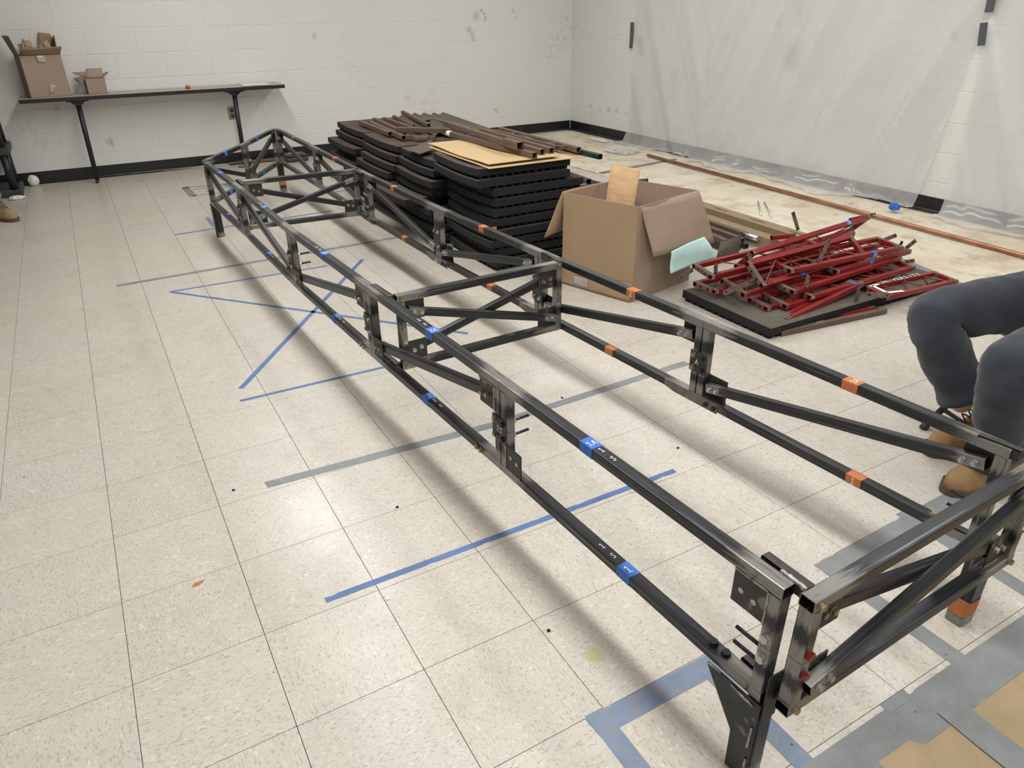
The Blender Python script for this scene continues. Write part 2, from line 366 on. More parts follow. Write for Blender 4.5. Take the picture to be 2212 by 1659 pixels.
def bm_box(bm, x0, y0, z0, x1, y1, z1, bev=0.0, mat=0):
    vs = [bm.verts.new(p) for p in ((x0, y0, z0), (x1, y0, z0), (x1, y1, z0), (x0, y1, z0), (x0, y0, z1), (x1, y0, z1), (x1, y1, z1), (x0, y1, z1))]
    fs = [bm.faces.new([vs[i] for i in q]) for q in ((3, 2, 1, 0), (4, 5, 6, 7), (0, 1, 5, 4), (1, 2, 6, 5), (2, 3, 7, 6), (3, 0, 4, 7))]
    for f in fs: f.material_index = mat
    if bev > 0:
        es = set(e for f in fs for e in f.edges)
        bmesh.ops.bevel(bm, geom=list(es), offset=bev, segments=1, affect='EDGES', clamp_overlap=True)
    return vs
def box(name, x0, y0, z0, x1, y1, z1, mat, parent=None, bev=0.0, mw=None):
    """a box built about its own base centre"""
    cx, cy = (x0+x1)/2, (y0+y1)/2
    bm = bmesh.new(); bm_box(bm, x0-cx, y0-cy, 0, x1-cx, y1-cy, z1-z0, bev)
    m = T(cx, cy, z0)
    if mw is not None: m = mw @ m
    return mesh_obj(name, bm, mat, parent, m)
def rrect(w, h, r, seg=2):
    pts = []
    for cx, cy, a0 in ((w/2-r, h/2-r, 0), (-w/2+r, h/2-r, PI/2), (-w/2+r, -h/2+r, PI), (w/2-r, -h/2+r, 1.5*PI)):
        for i in range(seg+1):
            a = a0+PI/2*i/seg; pts.append((cx+r*math.cos(a), cy+r*math.sin(a)))
    return pts
TUBE_CACHE = {}
def tube_mesh(length, w, h, wall, b0, b1, r):
    key = (round(length, 4), w, h, wall, b0, b1, r)
    if key in TUBE_CACHE: return TUBE_CACHE[key].copy()
    bm = bmesh.new(); lay = bm.verts.layers.float.new('bare')
    xs = [0.0]
    if b0: xs += [b0*0.55, min(b0*1.2, length*.49)]
    if b1: xs += [max(length-b1*1.2, length*.51), length-b1*0.55]
    xs.append(length); xs = sorted(set(x for x in xs if 0 <= x <= length))
    out = rrect(w, h, r); inn = rrect(w-2*wall, h-2*wall, max(r-wall, 0.0008))
    rings = []
    for x in xs:
        ring = []
        for a, b in out:
            v = bm.verts.new((x, a, b)); v[lay] = 1.0 if ((b0 and x < b0*0.6) or (b1 and x > length-b1*0.6)) else 0.0
            ring.append(v)
        rings.append(ring)
    n = len(out)
    for i in range(len(rings)-1):
        for j in range(n): bm.faces.new((rings[i][j], rings[i][(j+1) % n], rings[i+1][(j+1) % n], rings[i+1][j])).smooth = False
    i0 = [bm.verts.new((0, a, b)) for a, b in inn]; i1 = [bm.verts.new((length, a, b)) for a, b in inn]
    for j in range(n):
        k = (j+1) % n
        bm.faces.new((rings[0][k], rings[0][j], i0[j], i0[k])); bm.faces.new((rings[-1][j], rings[-1][k], i1[k], i1[j]))
        bm.faces.new((i0[k], i0[j], i1[j], i1[k]))
    me = bpy.data.meshes.new('tube'); bm.normal_update(); bm.to_mesh(me); bm.free()
    TUBE_CACHE[key] = me; return me.copy()
def tube(name, P0, P1, w, h, mat, parent, up=(0, 0, 1), wall=0.0025, b0=0.0, b1=0.0, r=0.003):
    P0, P1 = V(P0), V(P1); me = tube_mesh((P1-P0).length, w, h, wall, b0, b1, r); me.name = name
    return link_mesh(name, me, mat, parent, frame_from(P0, P1-P0, V(up)))
def cyl_bm(bm, P0, P1, r, seg=10, r1=None, cap=True, mat=0):
    P0, P1 = V(P0), V(P1); m = frame_from(P0, P1-P0); Ln = (P1-P0).length; r1 = r if r1 is None else r1
    a = [bm.verts.new(m @ V((0, r*math.cos(2*PI*i/seg), r*math.sin(2*PI*i/seg)))) for i in range(seg)]
    b = [bm.verts.new(m @ V((Ln, r1*math.cos(2*PI*i/seg), r1*math.sin(2*PI*i/seg)))) for i in range(seg)]
    for i in range(seg):
        f = bm.faces.new((a[i], a[(i+1) % seg], b[(i+1) % seg], b[i])); f.smooth = seg > 8; f.material_index = mat
    if cap: bm.faces.new(a[::-1]).material_index = mat; bm.faces.new(b).material_index = mat
def rod(name, P0, P1, r, mat, parent=None, seg=10):
    P0, P1 = V(P0), V(P1); bm = bmesh.new(); cyl_bm(bm, (0, 0, 0), ((P1-P0).length, 0, 0), r, seg)
    return mesh_obj(name, bm, mat, parent, frame_from(P0, P1-P0))
BOLT = {}
def bolt(P, nrm, mat, parent, r=0.0074, name='bolt', nut=False):
    key = (mat, r, nut)
    if key not in BOLT:
        bm = bmesh.new(); cyl_bm(bm, (0, 0, 0), (0.0015, 0, 0), r*1.15, 12); cyl_bm(bm, (0.0015, 0, 0), (0.0085, 0, 0), r, 6)
        if nut: cyl_bm(bm, (0.0085, 0, 0), (0.014, 0, 0), r*0.55, 8)
        me = bpy.data.meshes.new('bolt'); bm.to_mesh(me); bm.free(); me.materials.append(M[mat]); BOLT[key] = me
    o = bpy.data.objects.new(name, BOLT[key]); COL.objects.link(o)
    place(o, parent, frame_from(V(P), V(nrm)) @ Matrix.Rotation(rnd.uniform(0, 1), 4, 'X')); return o
def poly_plate(name, pts, thick, mat, parent=None, mw=None, holes=(), bev=0.0006):
    """flat plate: pts (a, b) outline in local XY, extruded 0..thick in Z"""
    bm = bmesh.new()
    a = [bm.verts.new((x, y, 0)) for x, y in pts]; b = [bm.verts.new((x, y, thick)) for x, y in pts]
    n = len(pts); bm.faces.new(a[::-1]); bm.faces.new(b)
    for i in range(n): bm.faces.new((a[i], a[(i+1) % n], b[(i+1) % n], b[i]))
    bmesh.ops.recalc_face_normals(bm, faces=bm.faces[:])
    me = bpy.data.meshes.new(name); bm.to_mesh(me); bm.free()
    return link_mesh(name, me, mat, parent, mw)
def plane_frame(O, X, Y):
    X = V(X).normalized(); Z = X.cross(V(Y)).normalized(); Y = Z.cross(X)
    return Matrix(((X.x, Y.x, Z.x, O[0]), (X.y, Y.y, Z.y, O[1]), (X.z, Y.z, Z.z, O[2]), (0, 0, 0, 1)))
def ring_hole(P, nrm, r, parent, mat='hole', name='bolt_hole'):
    bm = bmesh.new(); cyl_bm(bm, (-0.0002, 0, 0), (0.0006, 0, 0), r, 12)
    return mesh_obj(name, bm, mat, parent, frame_from(V(P), V(nrm)))
STROKES = {
 '1': [[(.15, .75), (.5, 1), (.5, 0)], [(.2, 0), (.8, 0)]], '2': [[(.1, .8), (.4, 1), (.8, .85), (.75, .55), (.1, 0), (.9, 0)]],
 '3': [[(.1, .95), (.6, 1), (.8, .75), (.4, .52), (.85, .3), (.6, 0), (.1, .05)]], '4': [[(.7, 0), (.7, 1), (.1, .35), (.95, .35)]],
 '5': [[(.85, 1), (.2, 1), (.2, .55), (.7, .55), (.85, .25), (.6, 0), (.1, .05)]], '6': [[(.75, 1), (.25, .6), (.15, .2), (.5, 0), (.8, .2), (.7, .45), (.2, .4)]],
 '9': [[(.8, .6), (.4, .5), (.2, .75), (.5, 1), (.8, .85), (.75, .4), (.55, 0)]], '8': [[(.5, .52), (.2, .75), (.5, 1), (.8, .75), (.2, .25), (.5, 0), (.8, .25), (.5, .52)]],
 'A': [[(.05, 0), (.5, 1), (.95, 0)], [(.25, .38), (.75, .38)]], 'S': [[(.85, .9), (.5, 1), (.2, .8), (.75, .35), (.6, .02), (.1, .08)]], 'J': [[(.2, 1), (.9, 1)], [(.6, 1), (.6, .2), (.35, 0), (.1, .2)]],
 'E': [[(.85, 1), (.15, 1), (.15, 0), (.85, 0)], [(.15, .5), (.7, .5)]], 'G': [[(.85, .85), (.5, 1), (.15, .6), (.3, .1), (.8, .1), (.8, .45), (.5, .45)]], 'L': [[(.15, 1), (.15, 0), (.8, 0)]],
 'D': [[(.15, 0), (.15, 1), (.65, .9), (.85, .5), (.65, .1), (.15, 0)]], 'P': [[(.15, 0), (.15, 1), (.75, .9), (.75, .55), (.15, .5)]], 'H': [[(.1, 0), (.1, 1)], [(.9, 0), (.9, 1)], [(.1, .5), (.9, .5)]],
 'X': [[(.1, 0), (.9, 1)], [(.1, 1), (.9, 0)]], 'I': [[(.5, 0), (.5, 1)]], 'C': [[(.85, .85), (.5, 1), (.15, .6), (.2, .2), (.5, 0), (.85, .15)]],
 'U': [[(.1, 1), (.1, .2), (.4, 0), (.75, .1), (.9, 1)]], 'N': [[(.1, 0), (.1, 1), (.9, 0), (.9, 1)]], 'V': [[(.05, 1), (.5, 0), (.95, 1)]], 'R': [[(.1, 0), (.1, 1), (.8, .85), (.75, .55), (.1, .5), (.9, 0)]],
 'T': [[(.05, 1), (.95, 1)], [(.5, 1), (.5, 0)]], 'Y': [[(.05, 1), (.5, .5), (.95, 1)], [(.5, .5), (.5, 0)]]}
def scrawl(name, text, mw, size, mat, parent, adv=1.15, thick=0.11, aspect=0.7):
    """hand lettering as thin raised strokes in the local XY plane"""
    bm = bmesh.new(); x = 0.0
    for ch in text:
        for st in STROKES.get(ch, []):
            for (a, b), (c, d) in zip(st, st[1:]):
                p = V(((x+a*aspect)*size, b*size, 0)); q = V(((x+c*aspect)*size, d*size, 0)); dv = (q-p)
                if dv.length < 1e-6: continue
                n = V((-dv.y, dv.x, 0)).normalized()*size*thick/2; e = dv.normalized()*size*thick*0.3
                vs = [bm.verts.new(s+V((0, 0, zz))) for zz in (0, 0.0004) for s in (p-n-e, q-n+e, q+n+e, p+n-e)]
                for f in ((3, 2, 1, 0), (4, 5, 6, 7), (0, 1, 5, 4), (1, 2, 6, 5), (2, 3, 7, 6), (3, 0, 4, 7)): bm.faces.new([vs[i] for i in f])
        x += aspect*adv if ch != ' ' else aspect*0.6
    return mesh_obj(name, bm, mat, parent, mw)

# ------------------------------------------------------------------ setting: floor
TL = 0.3048; GX = 18; 
floor = box('floor', -4.0, -4.2, -0.06, 5.60, 6.78, -0.004, 'grout'); tag(floor, 'cream speckled vinyl tile floor of the room', None, kind='structure')
if 'category' in floor: del floor['category']
bm = bmesh.new(); g_ = 0.0007
bm_box(bm, -TL/2+g_, -TL/2+g_, -0.004, TL/2-g_, TL/2-g_, 0.0, 0.0004)
tile_me = bpy.data.meshes.new('tile'); bm.to_mesh(tile_me); bm.free(); tile_me.materials.append(M['tile'])
cand, rest = [], []
for i in range(-14, 19):
    for j in range(-14, 23):
        cx, cy = (i+0.5)*TL, (j+0.5)*TL
        if cx < -4.0 or cx > 5.55 or cy < -4.1 or cy > 6.75: continue
        q = px_of((cx, cy, 0)); vis = False
        for ox in (-.5, 0, .5):
            for oy in (-.5, 0, .5):
                p_ = px_of((cx+ox*TL, cy+oy*TL, 0))
                if p_ and -5 < p_[0] < 2217 and -5 < p_[1] < 1664: vis = True
        hid = (cx > 4.35 and cy > 1.2) or (cx > 1.4 and cy < -0.95) or (2.1 < cx < 2.6 and 2.6 < cy < 4.8)
        if vis and not hid: cand.append(((V((cx, cy, 0))-CAM_P).length, i, j, cx, cy))
        else: rest.append((i, j, cx, cy))
cand.sort()
for k, (d_, i, j, cx, cy) in enumerate(cand):
    if k < 300:
        o = bpy.data.objects.new('tile', tile_me); COL.objects.link(o)
        place(o, floor, T(cx, cy, 0) @ Matrix.Rotation((PI/2 if (i+j) % 2 else 0)+PI*rnd.randint(0, 1), 4, 'Z'))
    else: rest.append((i, j, cx, cy))
bm = bmesh.new()
for i, j, cx, cy in rest:
    x0, x1, y0, y1 = cx-TL/2+g_, min(cx+TL/2-g_, 5.59), cy-TL/2+g_, min(cy+TL/2-g_, 6.77)
    bm_box(bm, x0, y0, -0.004, x1, y1, 0.0)
o = mesh_obj('tile_field', bm, 'tile_w', floor); tag(o, kind='stuff')

# ------------------------------------------------------------------ setting: walls
WX, WY = 5.585, 6.755
CO = 0.2075; BL = 0.4065
def wall(name, M_, length, label):
    """wall in a local frame: X along, Z up, -Y is the room side; face of the blocks at y=0"""
    bm = bmesh.new(); bm_box(bm, 0, 0.0022, 0, length, 0.15, CEIL)
    w_ = mesh_obj(name, bm, 'block', None, M_); tag(w_, label, None, kind='structure')
    return w_
bm = bmesh.new(); bm_box(bm, -BL/2+0.0035, 0, -CO/2+0.0035, BL/2-0.0035, 0.02, CO/2-0.0035, 0.0022)
block_me = bpy.data.meshes.new('block'); bm.to_mesh(block_me); bm.free(); block_me.materials.append(M['block'])
def blocks(w_, M_, length, x_ref, ids_range, zmax_id):
    restb = bmesh.new()
    for k in range(14):
        zc = (k+0.5)*CO
        if zc > CEIL-CO/2: continue
        off = x_ref + (BL/2 if k % 2 == 0 else 0.0)
        x = off - BL*40
        while x < length:
            if x > BL/2-0.25 and x < length-BL/2+0.25:
                x0, x1 = max(x-BL/2, 0), min(x+BL/2, length)
                if x1-x0 > 0.06:
                    full = abs((x1-x0)-BL) < 0.002
                    if full and ids_range[0] < x < ids_range[1] and k <= zmax_id:
                        o = bpy.data.objects.new('block', block_me); COL.objects.link(o)
                        place(o, w_, M_ @ T(x, rnd.uniform(-0.0006, 0.0004), zc))
                    else: bm_box(restb, x0+0.0035, 0, k*CO+0.0035, x1-0.0035, 0.02, (k+1)*CO-0.0035, 0.0022)
            x += BL
    o = mesh_obj('block_field', restb, 'block', w_, M_); tag(o, kind='stuff')
MB = T(-4.0, WY, 0)
wb = wall('wall_back', MB, 9.6, 'white painted concrete block wall behind the long table'); blocks(wb, MB, 9.585, 4.094+4.0+BL/2, (2.9, 9.6), 6)
MR = Matrix(((0, 1, 0, WX), (-1, 0, 0, WY), (0, 0, 1, 0), (0, 0, 0, 1)))   # X runs towards -Y, local +Y is +X
wr = wall('wall_right', MR, 10.95, 'white painted concrete block wall behind the plastic sheeting'); blocks(wr, MR, 10.95, 0.54+BL*0.5, (0.1, 6.4), 6)
wl = box('wall_left', -4.15, -4.2, 0, -4.0, 6.755, CEIL, 'plainwall'); tag(wl, 'white painted wall on the left of the room', kind='structure')
wf = box('wall_front', -4.0, -4.35, 0, 5.585, -4.2, CEIL, 'plainwall'); tag(wf, 'white painted wall behind the viewer', kind='structure')
ce = box('ceiling', -4.15, -4.35, CEIL, 5.735, 6.9, CEIL+0.1, 'ceiling'); tag(ce, 'pale ceiling above the room', kind='structure')
def baseboard(name, M_, length, label):
    bm = bmesh.new()
    prof = [(0.0, 0.0), (-0.014, 0.0), (-0.010, 0.003), (-0.004, 0.012), (-0.003, 0.098), (-0.001, 0.102), (0.0, 0.102)]
    a = [bm.verts.new((0, y, z)) for y, z in prof]; b = [bm.verts.new((length, y, z)) for y, z in prof]
    for i in range(len(prof)): bm.faces.new((a[i], a[(i+1) % len(prof)], b[(i+1) % len(prof)], b[i]))
    bm.faces.new(a); bm.faces.new(b[::-1]); bmesh.ops.recalc_face_normals(bm, faces=bm.faces[:])
    tag(mesh_obj(name, bm, 'basebd', None, M_), label, kind='structure')
baseboard('baseboard_back', MB, 9.57, 'black rubber cove base along the back wall')
baseboard('baseboard_right', MR, 10.9, 'black rubber cove base along the right wall')
# ------------------------------------------------------------------ the bolted steel frame
ZT, ZB, CH, CW, PW = 0.512, 0.2505, 0.0270, 0.0317, 0.0265     # chord tops, chord height and width, post width
fr = empty('steel_truss_frame', (1.35, 2.0, 0), 'long dark bolted steel tube truss frame standing on short legs across the tiled floor', 'truss')
def band(P, d, nin, col, text=None, h=CH, w_=CW, length=0.046, ztop=0.0, side=1, rot=0.0):
    """tape wrapped round a chord; P = point on the outer top edge"""
    c = V(P)+V(nin)*(w_/2)-V((0, 0, h/2)); e = 0.0007
    X = V(d).normalized()
    bm = bmesh.new(); out = rrect(w_+2*e, h+2*e, 0.003)
    A = [bm.verts.new((-length/2+0.002*math.sin(i*1.7), a, b)) for i, (a, b) in enumerate(out)]; B = [bm.verts.new((length/2+0.002*math.sin(i*2.1), a, b)) for i, (a, b) in enumerate(out)]
    n = len(out)
    for i in range(n): bm.faces.new((A[i], A[(i+1) % n], B[(i+1) % n], B[i]))
    lab = {'bluetape': 'blue masking tape band', 'orangetape': 'orange masking tape band'}[col]
    o = mesh_obj('tape_band', bm, col, fr, frame_from(c, X)); o['label'] = lab
    if text:
        up = V((0, 0, 1)); 
        if side: # written on the top face, reading across the chord
            Yd = X*side; Xd = Yd.cross(up)
            O = c+up*(h/2+e+0.0002) - Yd*(0.011) - Xd*(0.009+0.004*(len(text)-1))
            scrawl('lettering', text, plane_frame(O, Xd, Yd), 0.023 if len(text) == 1 else 0.018, 'marker', o, aspect=0.62)
        else:
            nout = -V(nin); Xd = up.cross(nout); O = c+nout*(w_/2+e+0.0002)-up*0.010-Xd*0.008
            scrawl('lettering', text, plane_frame(O, Xd, up), 0.021, 'marker', o)
    return o
def chord_mark(P, d, nin, text, size=0.017, side=1, mat='marker', h=CH):
    X = V(d).normalized(); up = V((0, 0, 1)); c = V(P)+V(nin)*(CW/2)+up*0.0004; Yd = X*side; Xd = Yd.cross(up)
    x = 0
    for k, ch in enumerate(text):
        if ch == ' ': continue
        scrawl('lettering', ch, plane_frame(c-Yd*(0.021*k)-Xd*0.006, Xd, Yd), size, mat, fr, aspect=0.7)
def post(P, nin, d, z0, z1, sgn):
    """P on the outer face line; the post reaches PW along sgn*d; cut into two halves with a seam"""
    c = V((P[0], P[1], 0))+V(nin)*(CW/2)+V(d)*sgn*(PW/2)
    zm = 0.362
    for a, b in ((z0, zm-0.0008), (zm+0.0008, z1)):
        tube('post', (c.x, c.y, a), (c.x, c.y, b), CW, PW, 'steel', fr, up=V(d), b0=0.05, b1=0.05, wall=0.003)
    bm = bmesh.new(); bm_box(bm, -CW/2+.001, -PW/2+.001, -0.0009, CW/2-.001, PW/2-.001, 0.0009)
    mesh_obj('weld_seam', bm, 'weld', fr, plane_frame((c.x, c.y, zm), V(nin), V(d)))
def weld_line(P, Q, parent, r=0.0022, n=7):
    P, Q = V(P), V(Q); bm = bmesh.new(); prev = None
    X = (Q-P); Ln = X.length; m = frame_from(P, X)
    for i in range(n+1):
        x = Ln*i/n; rr_ = r*(0.7+0.6*rnd.random())
        ring = [bm.verts.new((x, rr_*math.cos(k*PI/3)+rnd.uniform(-.3, .3)*r, rr_*math.sin(k*PI/3))) for k in range(6)]
        if prev:
            for k in range(6): bm.faces.new((prev[k], prev[(k+1) % 6], ring[(k+1) % 6], ring[k]))
        prev = ring
    return mesh_obj('weld_bead', bm, 'weld', parent, m, True)
def gusset(O, d, nout, sx, sz, size=(0.076, 0.076), holes=True, bolts=None, inset=0.0, text=None):
    """square plate against the outer face, corner at O (on the outer face line), spreading sx along d and sz in z"""
    d = V(d).normalized(); nout = V(nout)
    X = d*sx; Y = V((0, 0, sz)); Oi = V(O)-nout*inset
    mw = plane_frame(Oi, X, Y)
    th = 0.0032; flip = mw.col[2].xyz.dot(nout) < 0
    mw = mw @ T(0, 0, 0 if not flip else -th)
    p = poly_plate('gusset_plate', [(0, 0), (size[0], 0), (size[0], size[1]), (0, size[1])], th, 'plate', fr, mw)
    face = nout*(th)
    h1 = Oi+X*size[0]*0.42+Y*size[1]*0.55*1+face; h2 = Oi+X*size[0]*0.78+Y*size[1]*0.62+face
    return p, h1, h2
LEFT = [(1.062, -0.581), (1.0165, 0.345), (0.962, 1.243), (0.915, 2.160), (0.893, 3.185), (0.858, 4.090)]
NOSE = [(0.858, 4.100), (1.228, 4.650), (1.583, 5.252)]
RIGHT = [(1.838, -0.535), (1.771, 0.373), (1.706, 1.262), (1.652, 2.147), (1.626, 3.115), (1.622, 4.180), (1.612, 5.235)]
def diag(A, d, nout, z0, z1, s0, s1, Ln, side, off=0.0):
    """brace between the plates, lying just inside them. s0/s1 distances along the bay."""
    n = V(nout); c = V((A[0], A[1], 0))-n*(CW/2+off)
    P = c+d*s0+V((0, 0, z0)); Q = c+d*s1+V((0, 0, z1))
    t_ = tube('diagonal_brace', P, Q, 0.0255, 0.030, 'steel', fr, up=(0, 0, 1), b0=0.0, b1=0.0)
    return t_, P, Q
def bay(A, B, nin, pat, kind, chords=True, posts=(True, True), rods=()):
    """one welded panel. nin: horizontal normal pointing from the outer face into the tube.
    pat: 'NF' brace low at the near end and high at the far end, 'FN' the other way, '' none
    kind: 'L' plates on the outer face, 'R' plates on the far side with the brace bolted on the near face"""
    A3, B3 = V((A[0], A[1], 0)), V((B[0], B[1], 0)); d = (B3-A3); Ln = d.length; d.normalize()
    n = V(nin)-d*V(nin).dot(d); n.normalize(); nout = -n
    gap = 0.0008
    for zt, nm in ((ZT, 'top_chord'), (ZB, 'bottom_chord')):
        c = A3+n*(CW/2)+V((0, 0, zt-CH/2))
        tube(nm, c+d*gap, c+d*(Ln-gap), CW, CH, 'steel', fr, b0=0.13, b1=0.13, wall=0.0028)
    if posts[0]: post(A3+d*.0022, n, d, ZB, ZT-CH, 1)
    if posts[1]: post(B3-d*.0022, n, d, ZB, ZT-CH, -1)
    zt, zb = ZT-CH, ZB; th = 0.0032
    pl = []
    ends = {'NF': ((0, 'b'), (1, 't')), 'FN': ((0, 't'), (1, 'b')), '': ((0, 't'), (1, 'b'))}[pat]
    face = nout if kind == 'L' else n     # the side the plates sit on
    for e, lv in ends:
        O = (A3+d*(PW+gap) if e == 0 else B3-d*(PW+gap)); O = O + (V((0, 0, 0)) if kind == 'L' else n*CW)
        O = O+V((0, 0, zt if lv == 't' else zb)); sx = 1 if e == 0 else -1; sz = -1 if lv == 't' else 1
        p, h1, h2 = gusset(O, d, face, sx, sz, inset=0.0032)
        weld_line(O+face*0.0006, O+d*sx*0.076+face*0.0006, p); weld_line(O+face*0.0006, O+V((0, 0, sz*0.076))+face*0.0006, p)
        pl.append((O, sx, sz, h1, h2, p))
    if pat:
        pts = []
        for (O, sx, sz, h1, h2, p) in pl:
            pts.append(V((O.x, O.y, 0))+d*sx*0.030+V((0, 0, O.z+sz*0.040)))
        P, Q = pts; ax = (Q-P).normalized(); shift = -face*(0.0032+0.015)
        P2, Q2 = P-ax*0.016+shift, Q+ax*0.016+shift
        tube('diagonal_brace', P2, Q2, 0.0255, 0.0300, 'steel', fr, b0=0.0 if kind == 'L' else 0.075, b1=0.0 if kind == 'L' else 0.075)
        for C0, s in ((P, 1), (Q, -1)):
            for k in (0.004, 0.032):
                if kind == 'L': bolt(C0+ax*s*k+face*0.0006, face, rnd.choice(['zinc', 'brass', 'brass']), fr)
                else: bolt(C0+ax*s*k+shift-face*0.0130, -face, 'zinc', fr, nut=True)
    else:
        for (O, sx, sz, h1, h2, p) in pl:
            for t_ in (0.026, 0.056):
                ring_hole(O+d*sx*t_+V((0, 0, sz*(0.045 if t_ < .03 else 0.040)))+face*0.0006, face, 0.0062, p, 'lighthole')
    return A3, B3, d, n, Ln
def splice(Pm, d, n, face_out, z0=0.326, z1=0.402, w_=0.070, thr=True, text=None, small=False):
    """plate bridging the two posts at a joint, four bolts"""
    P = V((Pm[0], Pm[1], 0)); nout = -n if face_out else n
    F = P+(V((0, 0, 0)) if face_out else n*CW)
    mw = plane_frame(F-d*w_/2+V((0, 0, z0)), d, V((0, 0, 1)))
    if mw.col[2].xyz.dot(nout) < 0: mw = mw @ T(0, 0, -0.0032)
    p = poly_plate('splice_plate', [(0, 0), (w_, 0), (w_, z1-z0), (0, z1-z0)], 0.0032, 'plate', fr, mw)
    for i, s in enumerate((-1, 1)):
        for j, z in enumerate((z0+0.014, z1-0.014)):
            bolt(F+d*s*w_*0.27+V((0, 0, z))+nout*0.0032, nout, 'brass' if s > 0 else ('blackbolt' if text else 'zinc'), p, nut=not face_out)
    if thr:
        for z in (z0+0.016, z1-0.014):
            rod('threaded_rod', F-nout*(CW-0.002)-d*0.016+V((0, 0, z)), F-nout*(CW+0.052)-d*0.016+V((0, 0, z)), 0.0042, 'blackbolt', fr)
            rod('nut', F-nout*(CW)-d*0.016+V((0, 0, z)), F-nout*(CW+0.007)-d*0.016+V((0, 0, z)), 0.0085, 'zinc', fr, seg=6)
    if text:
        o = scrawl('lettering', text, plane_frame(F+d*0.012*1+V((0, 0, (z0+z1)/2-0.009))+nout*0.0036, -d if face_out else d, V((0, 0, 1))), 0.018, 'marker', p)
    return p
NL = V((1, 0.05, 0)).normalized()
pats = ['', 'FN', 'FN', 'NF', 'NF']
LB = []
for k in range(5): LB.append(bay(LEFT[k], LEFT[k+1], NL, pats[k], 'L'))
for k, txt in ((1, '2S'), (2, None), (3, None), (4, None)):
    A3, B3, d, n, Ln = LB[k]; splice(LEFT[k], d, n, True, text=txt, thr=(k in (1, 3)))
nn = V((0.85, -0.55, 0)).normalized()
NBa = bay(NOSE[0], NOSE[1], nn, 'FN', 'R'); NBb = bay(NOSE[1], NOSE[2], nn, 'NF', 'R')
splice(NOSE[1], NBb[2], NBb[3], False, thr=True, w_=0.05)
NR = V((1, 0.06, 0)).normalized()
patr = ['FN', 'FN', 'FN', 'NF', 'NF', 'NF']
RB = []
for k in range(6): 
    RB.append(bay(RIGHT[k], RIGHT[k+1], NR, patr[k], 'R'))
    if k: splice(RIGHT[k], RB[k][2], RB[k][3], True, text='A' if k == 1 else None, thr=False, z0=.33 if k == 1 else .30)
    if k and k != 5:   # the flat coupling bar on the inside of the bottom chord
        d = RB[k][2]; n = RB[k][3]; P = V((RIGHT[k][0], RIGHT[k][1], ZB-CH-0.004))
        mw = plane_frame(P-d*0.10, d, V((0, 0, 1)))
        if mw.col[2].xyz.dot(-n) < 0: mw = mw @ T(0, 0, -0.0035)
        p = poly_plate('coupling_bar', [(0, 0), (0.19, 0.0), (0.235, 0.008), (0.235, 0.033), (0.0, 0.033)], 0.0035, 'barebar', fr, mw)
        for s in (0.012, 0.046): bolt(P-d*(0.10-s)+V((0, 0, 0.016))-n*0.0035, -n, 'blackbolt', p)
def on_line(pts, y):
    for (x0, y0), (x1, y1) in zip(pts, pts[1:]):
        if min(y0, y1)-0.01 <= y <= max(y0, y1)+0.01:
            return x0+(x1-x0)*(y-y0)/(y1-y0)
# tape bands on the left truss, nose and right truss
for y, top, txt in ((-0.030, 1, '1A'), (0.751, 1, '2A'), (1.70, 1, '3A'), (2.61, 1, '4'), (3.62, 1, '5'), (-0.185, 0, '1'), (0.811, 0, '2'), (1.655, 0, '3'), (2.69, 0, '4'), (3.64, 0, '5')):
    k = [i for i in range(5) if LEFT[i][1] <= y <= LEFT[i+1][1]][0]; d, n = LB[k][2], LB[k][3]; x = on_line(LEFT, y)
    z = ZT if top else ZB
    band((x, y, z), d, n, 'bluetape', txt, side=1)
    if y < 2.8: chord_mark(V((x, y, z))-d*(0.045 if (top and y < 0) or (not top and y > 0) else -0.088), d, n, '%s S' % txt[0], side=1)
for y, top, b_ in ((4.353, 1, 0), (4.866, 1, 1), (4.328, 0, 0), (4.884, 0, 1)):
    B_ = (NBa, NBb)[b_]; x = on_line(NOSE, y); band((x, y, ZT if top else ZB), B_[2], B_[3], 'bluetape', None)
for y, top, txt in ((-0.137, 1, '1A'), (0.709, 1, None), (1.711, 1, None), (2.696, 1, None), (3.707, 1, None), (4.711, 1, None), (-0.208, 0, None), (0.806, 0, None), (1.653, 0, None), (2.593, 0, None), (3.60, 0, None)):
    k = [i for i in range(6) if RIGHT[i][1] <= y <= RIGHT[i+1][1]][0]; d, n = RB[k][2], RB[k][3]; x = on_line(RIGHT, y)
    b_ = band((x, y, ZT if top else ZB), d, n, 'orangetape', txt, side=1)
    if y in (0.709, -0.208):
        scrawl('lettering', '2' if y > 0 else '1', plane_frame(V((x, y, (ZT if top else ZB)-0.022))-n*0.0012+d*0.006, -d, V((0, 0, 1))), 0.018, 'marker', b_)
# marks on steel near the joints
for P, txt, k in (((1.055, -0.515, 0.489), '2', 0), ((1.0185, 0.262, 0.489), '1', 0), ((1.060, -0.545, 0.232), '2', 0)):
    d, n = LB[k][2], LB[k][3]
    scrawl('lettering', txt, plane_frame(V(P)-n*0.0012, -d, V((0, 0, 1))), 0.012, 'blackmark', fr)
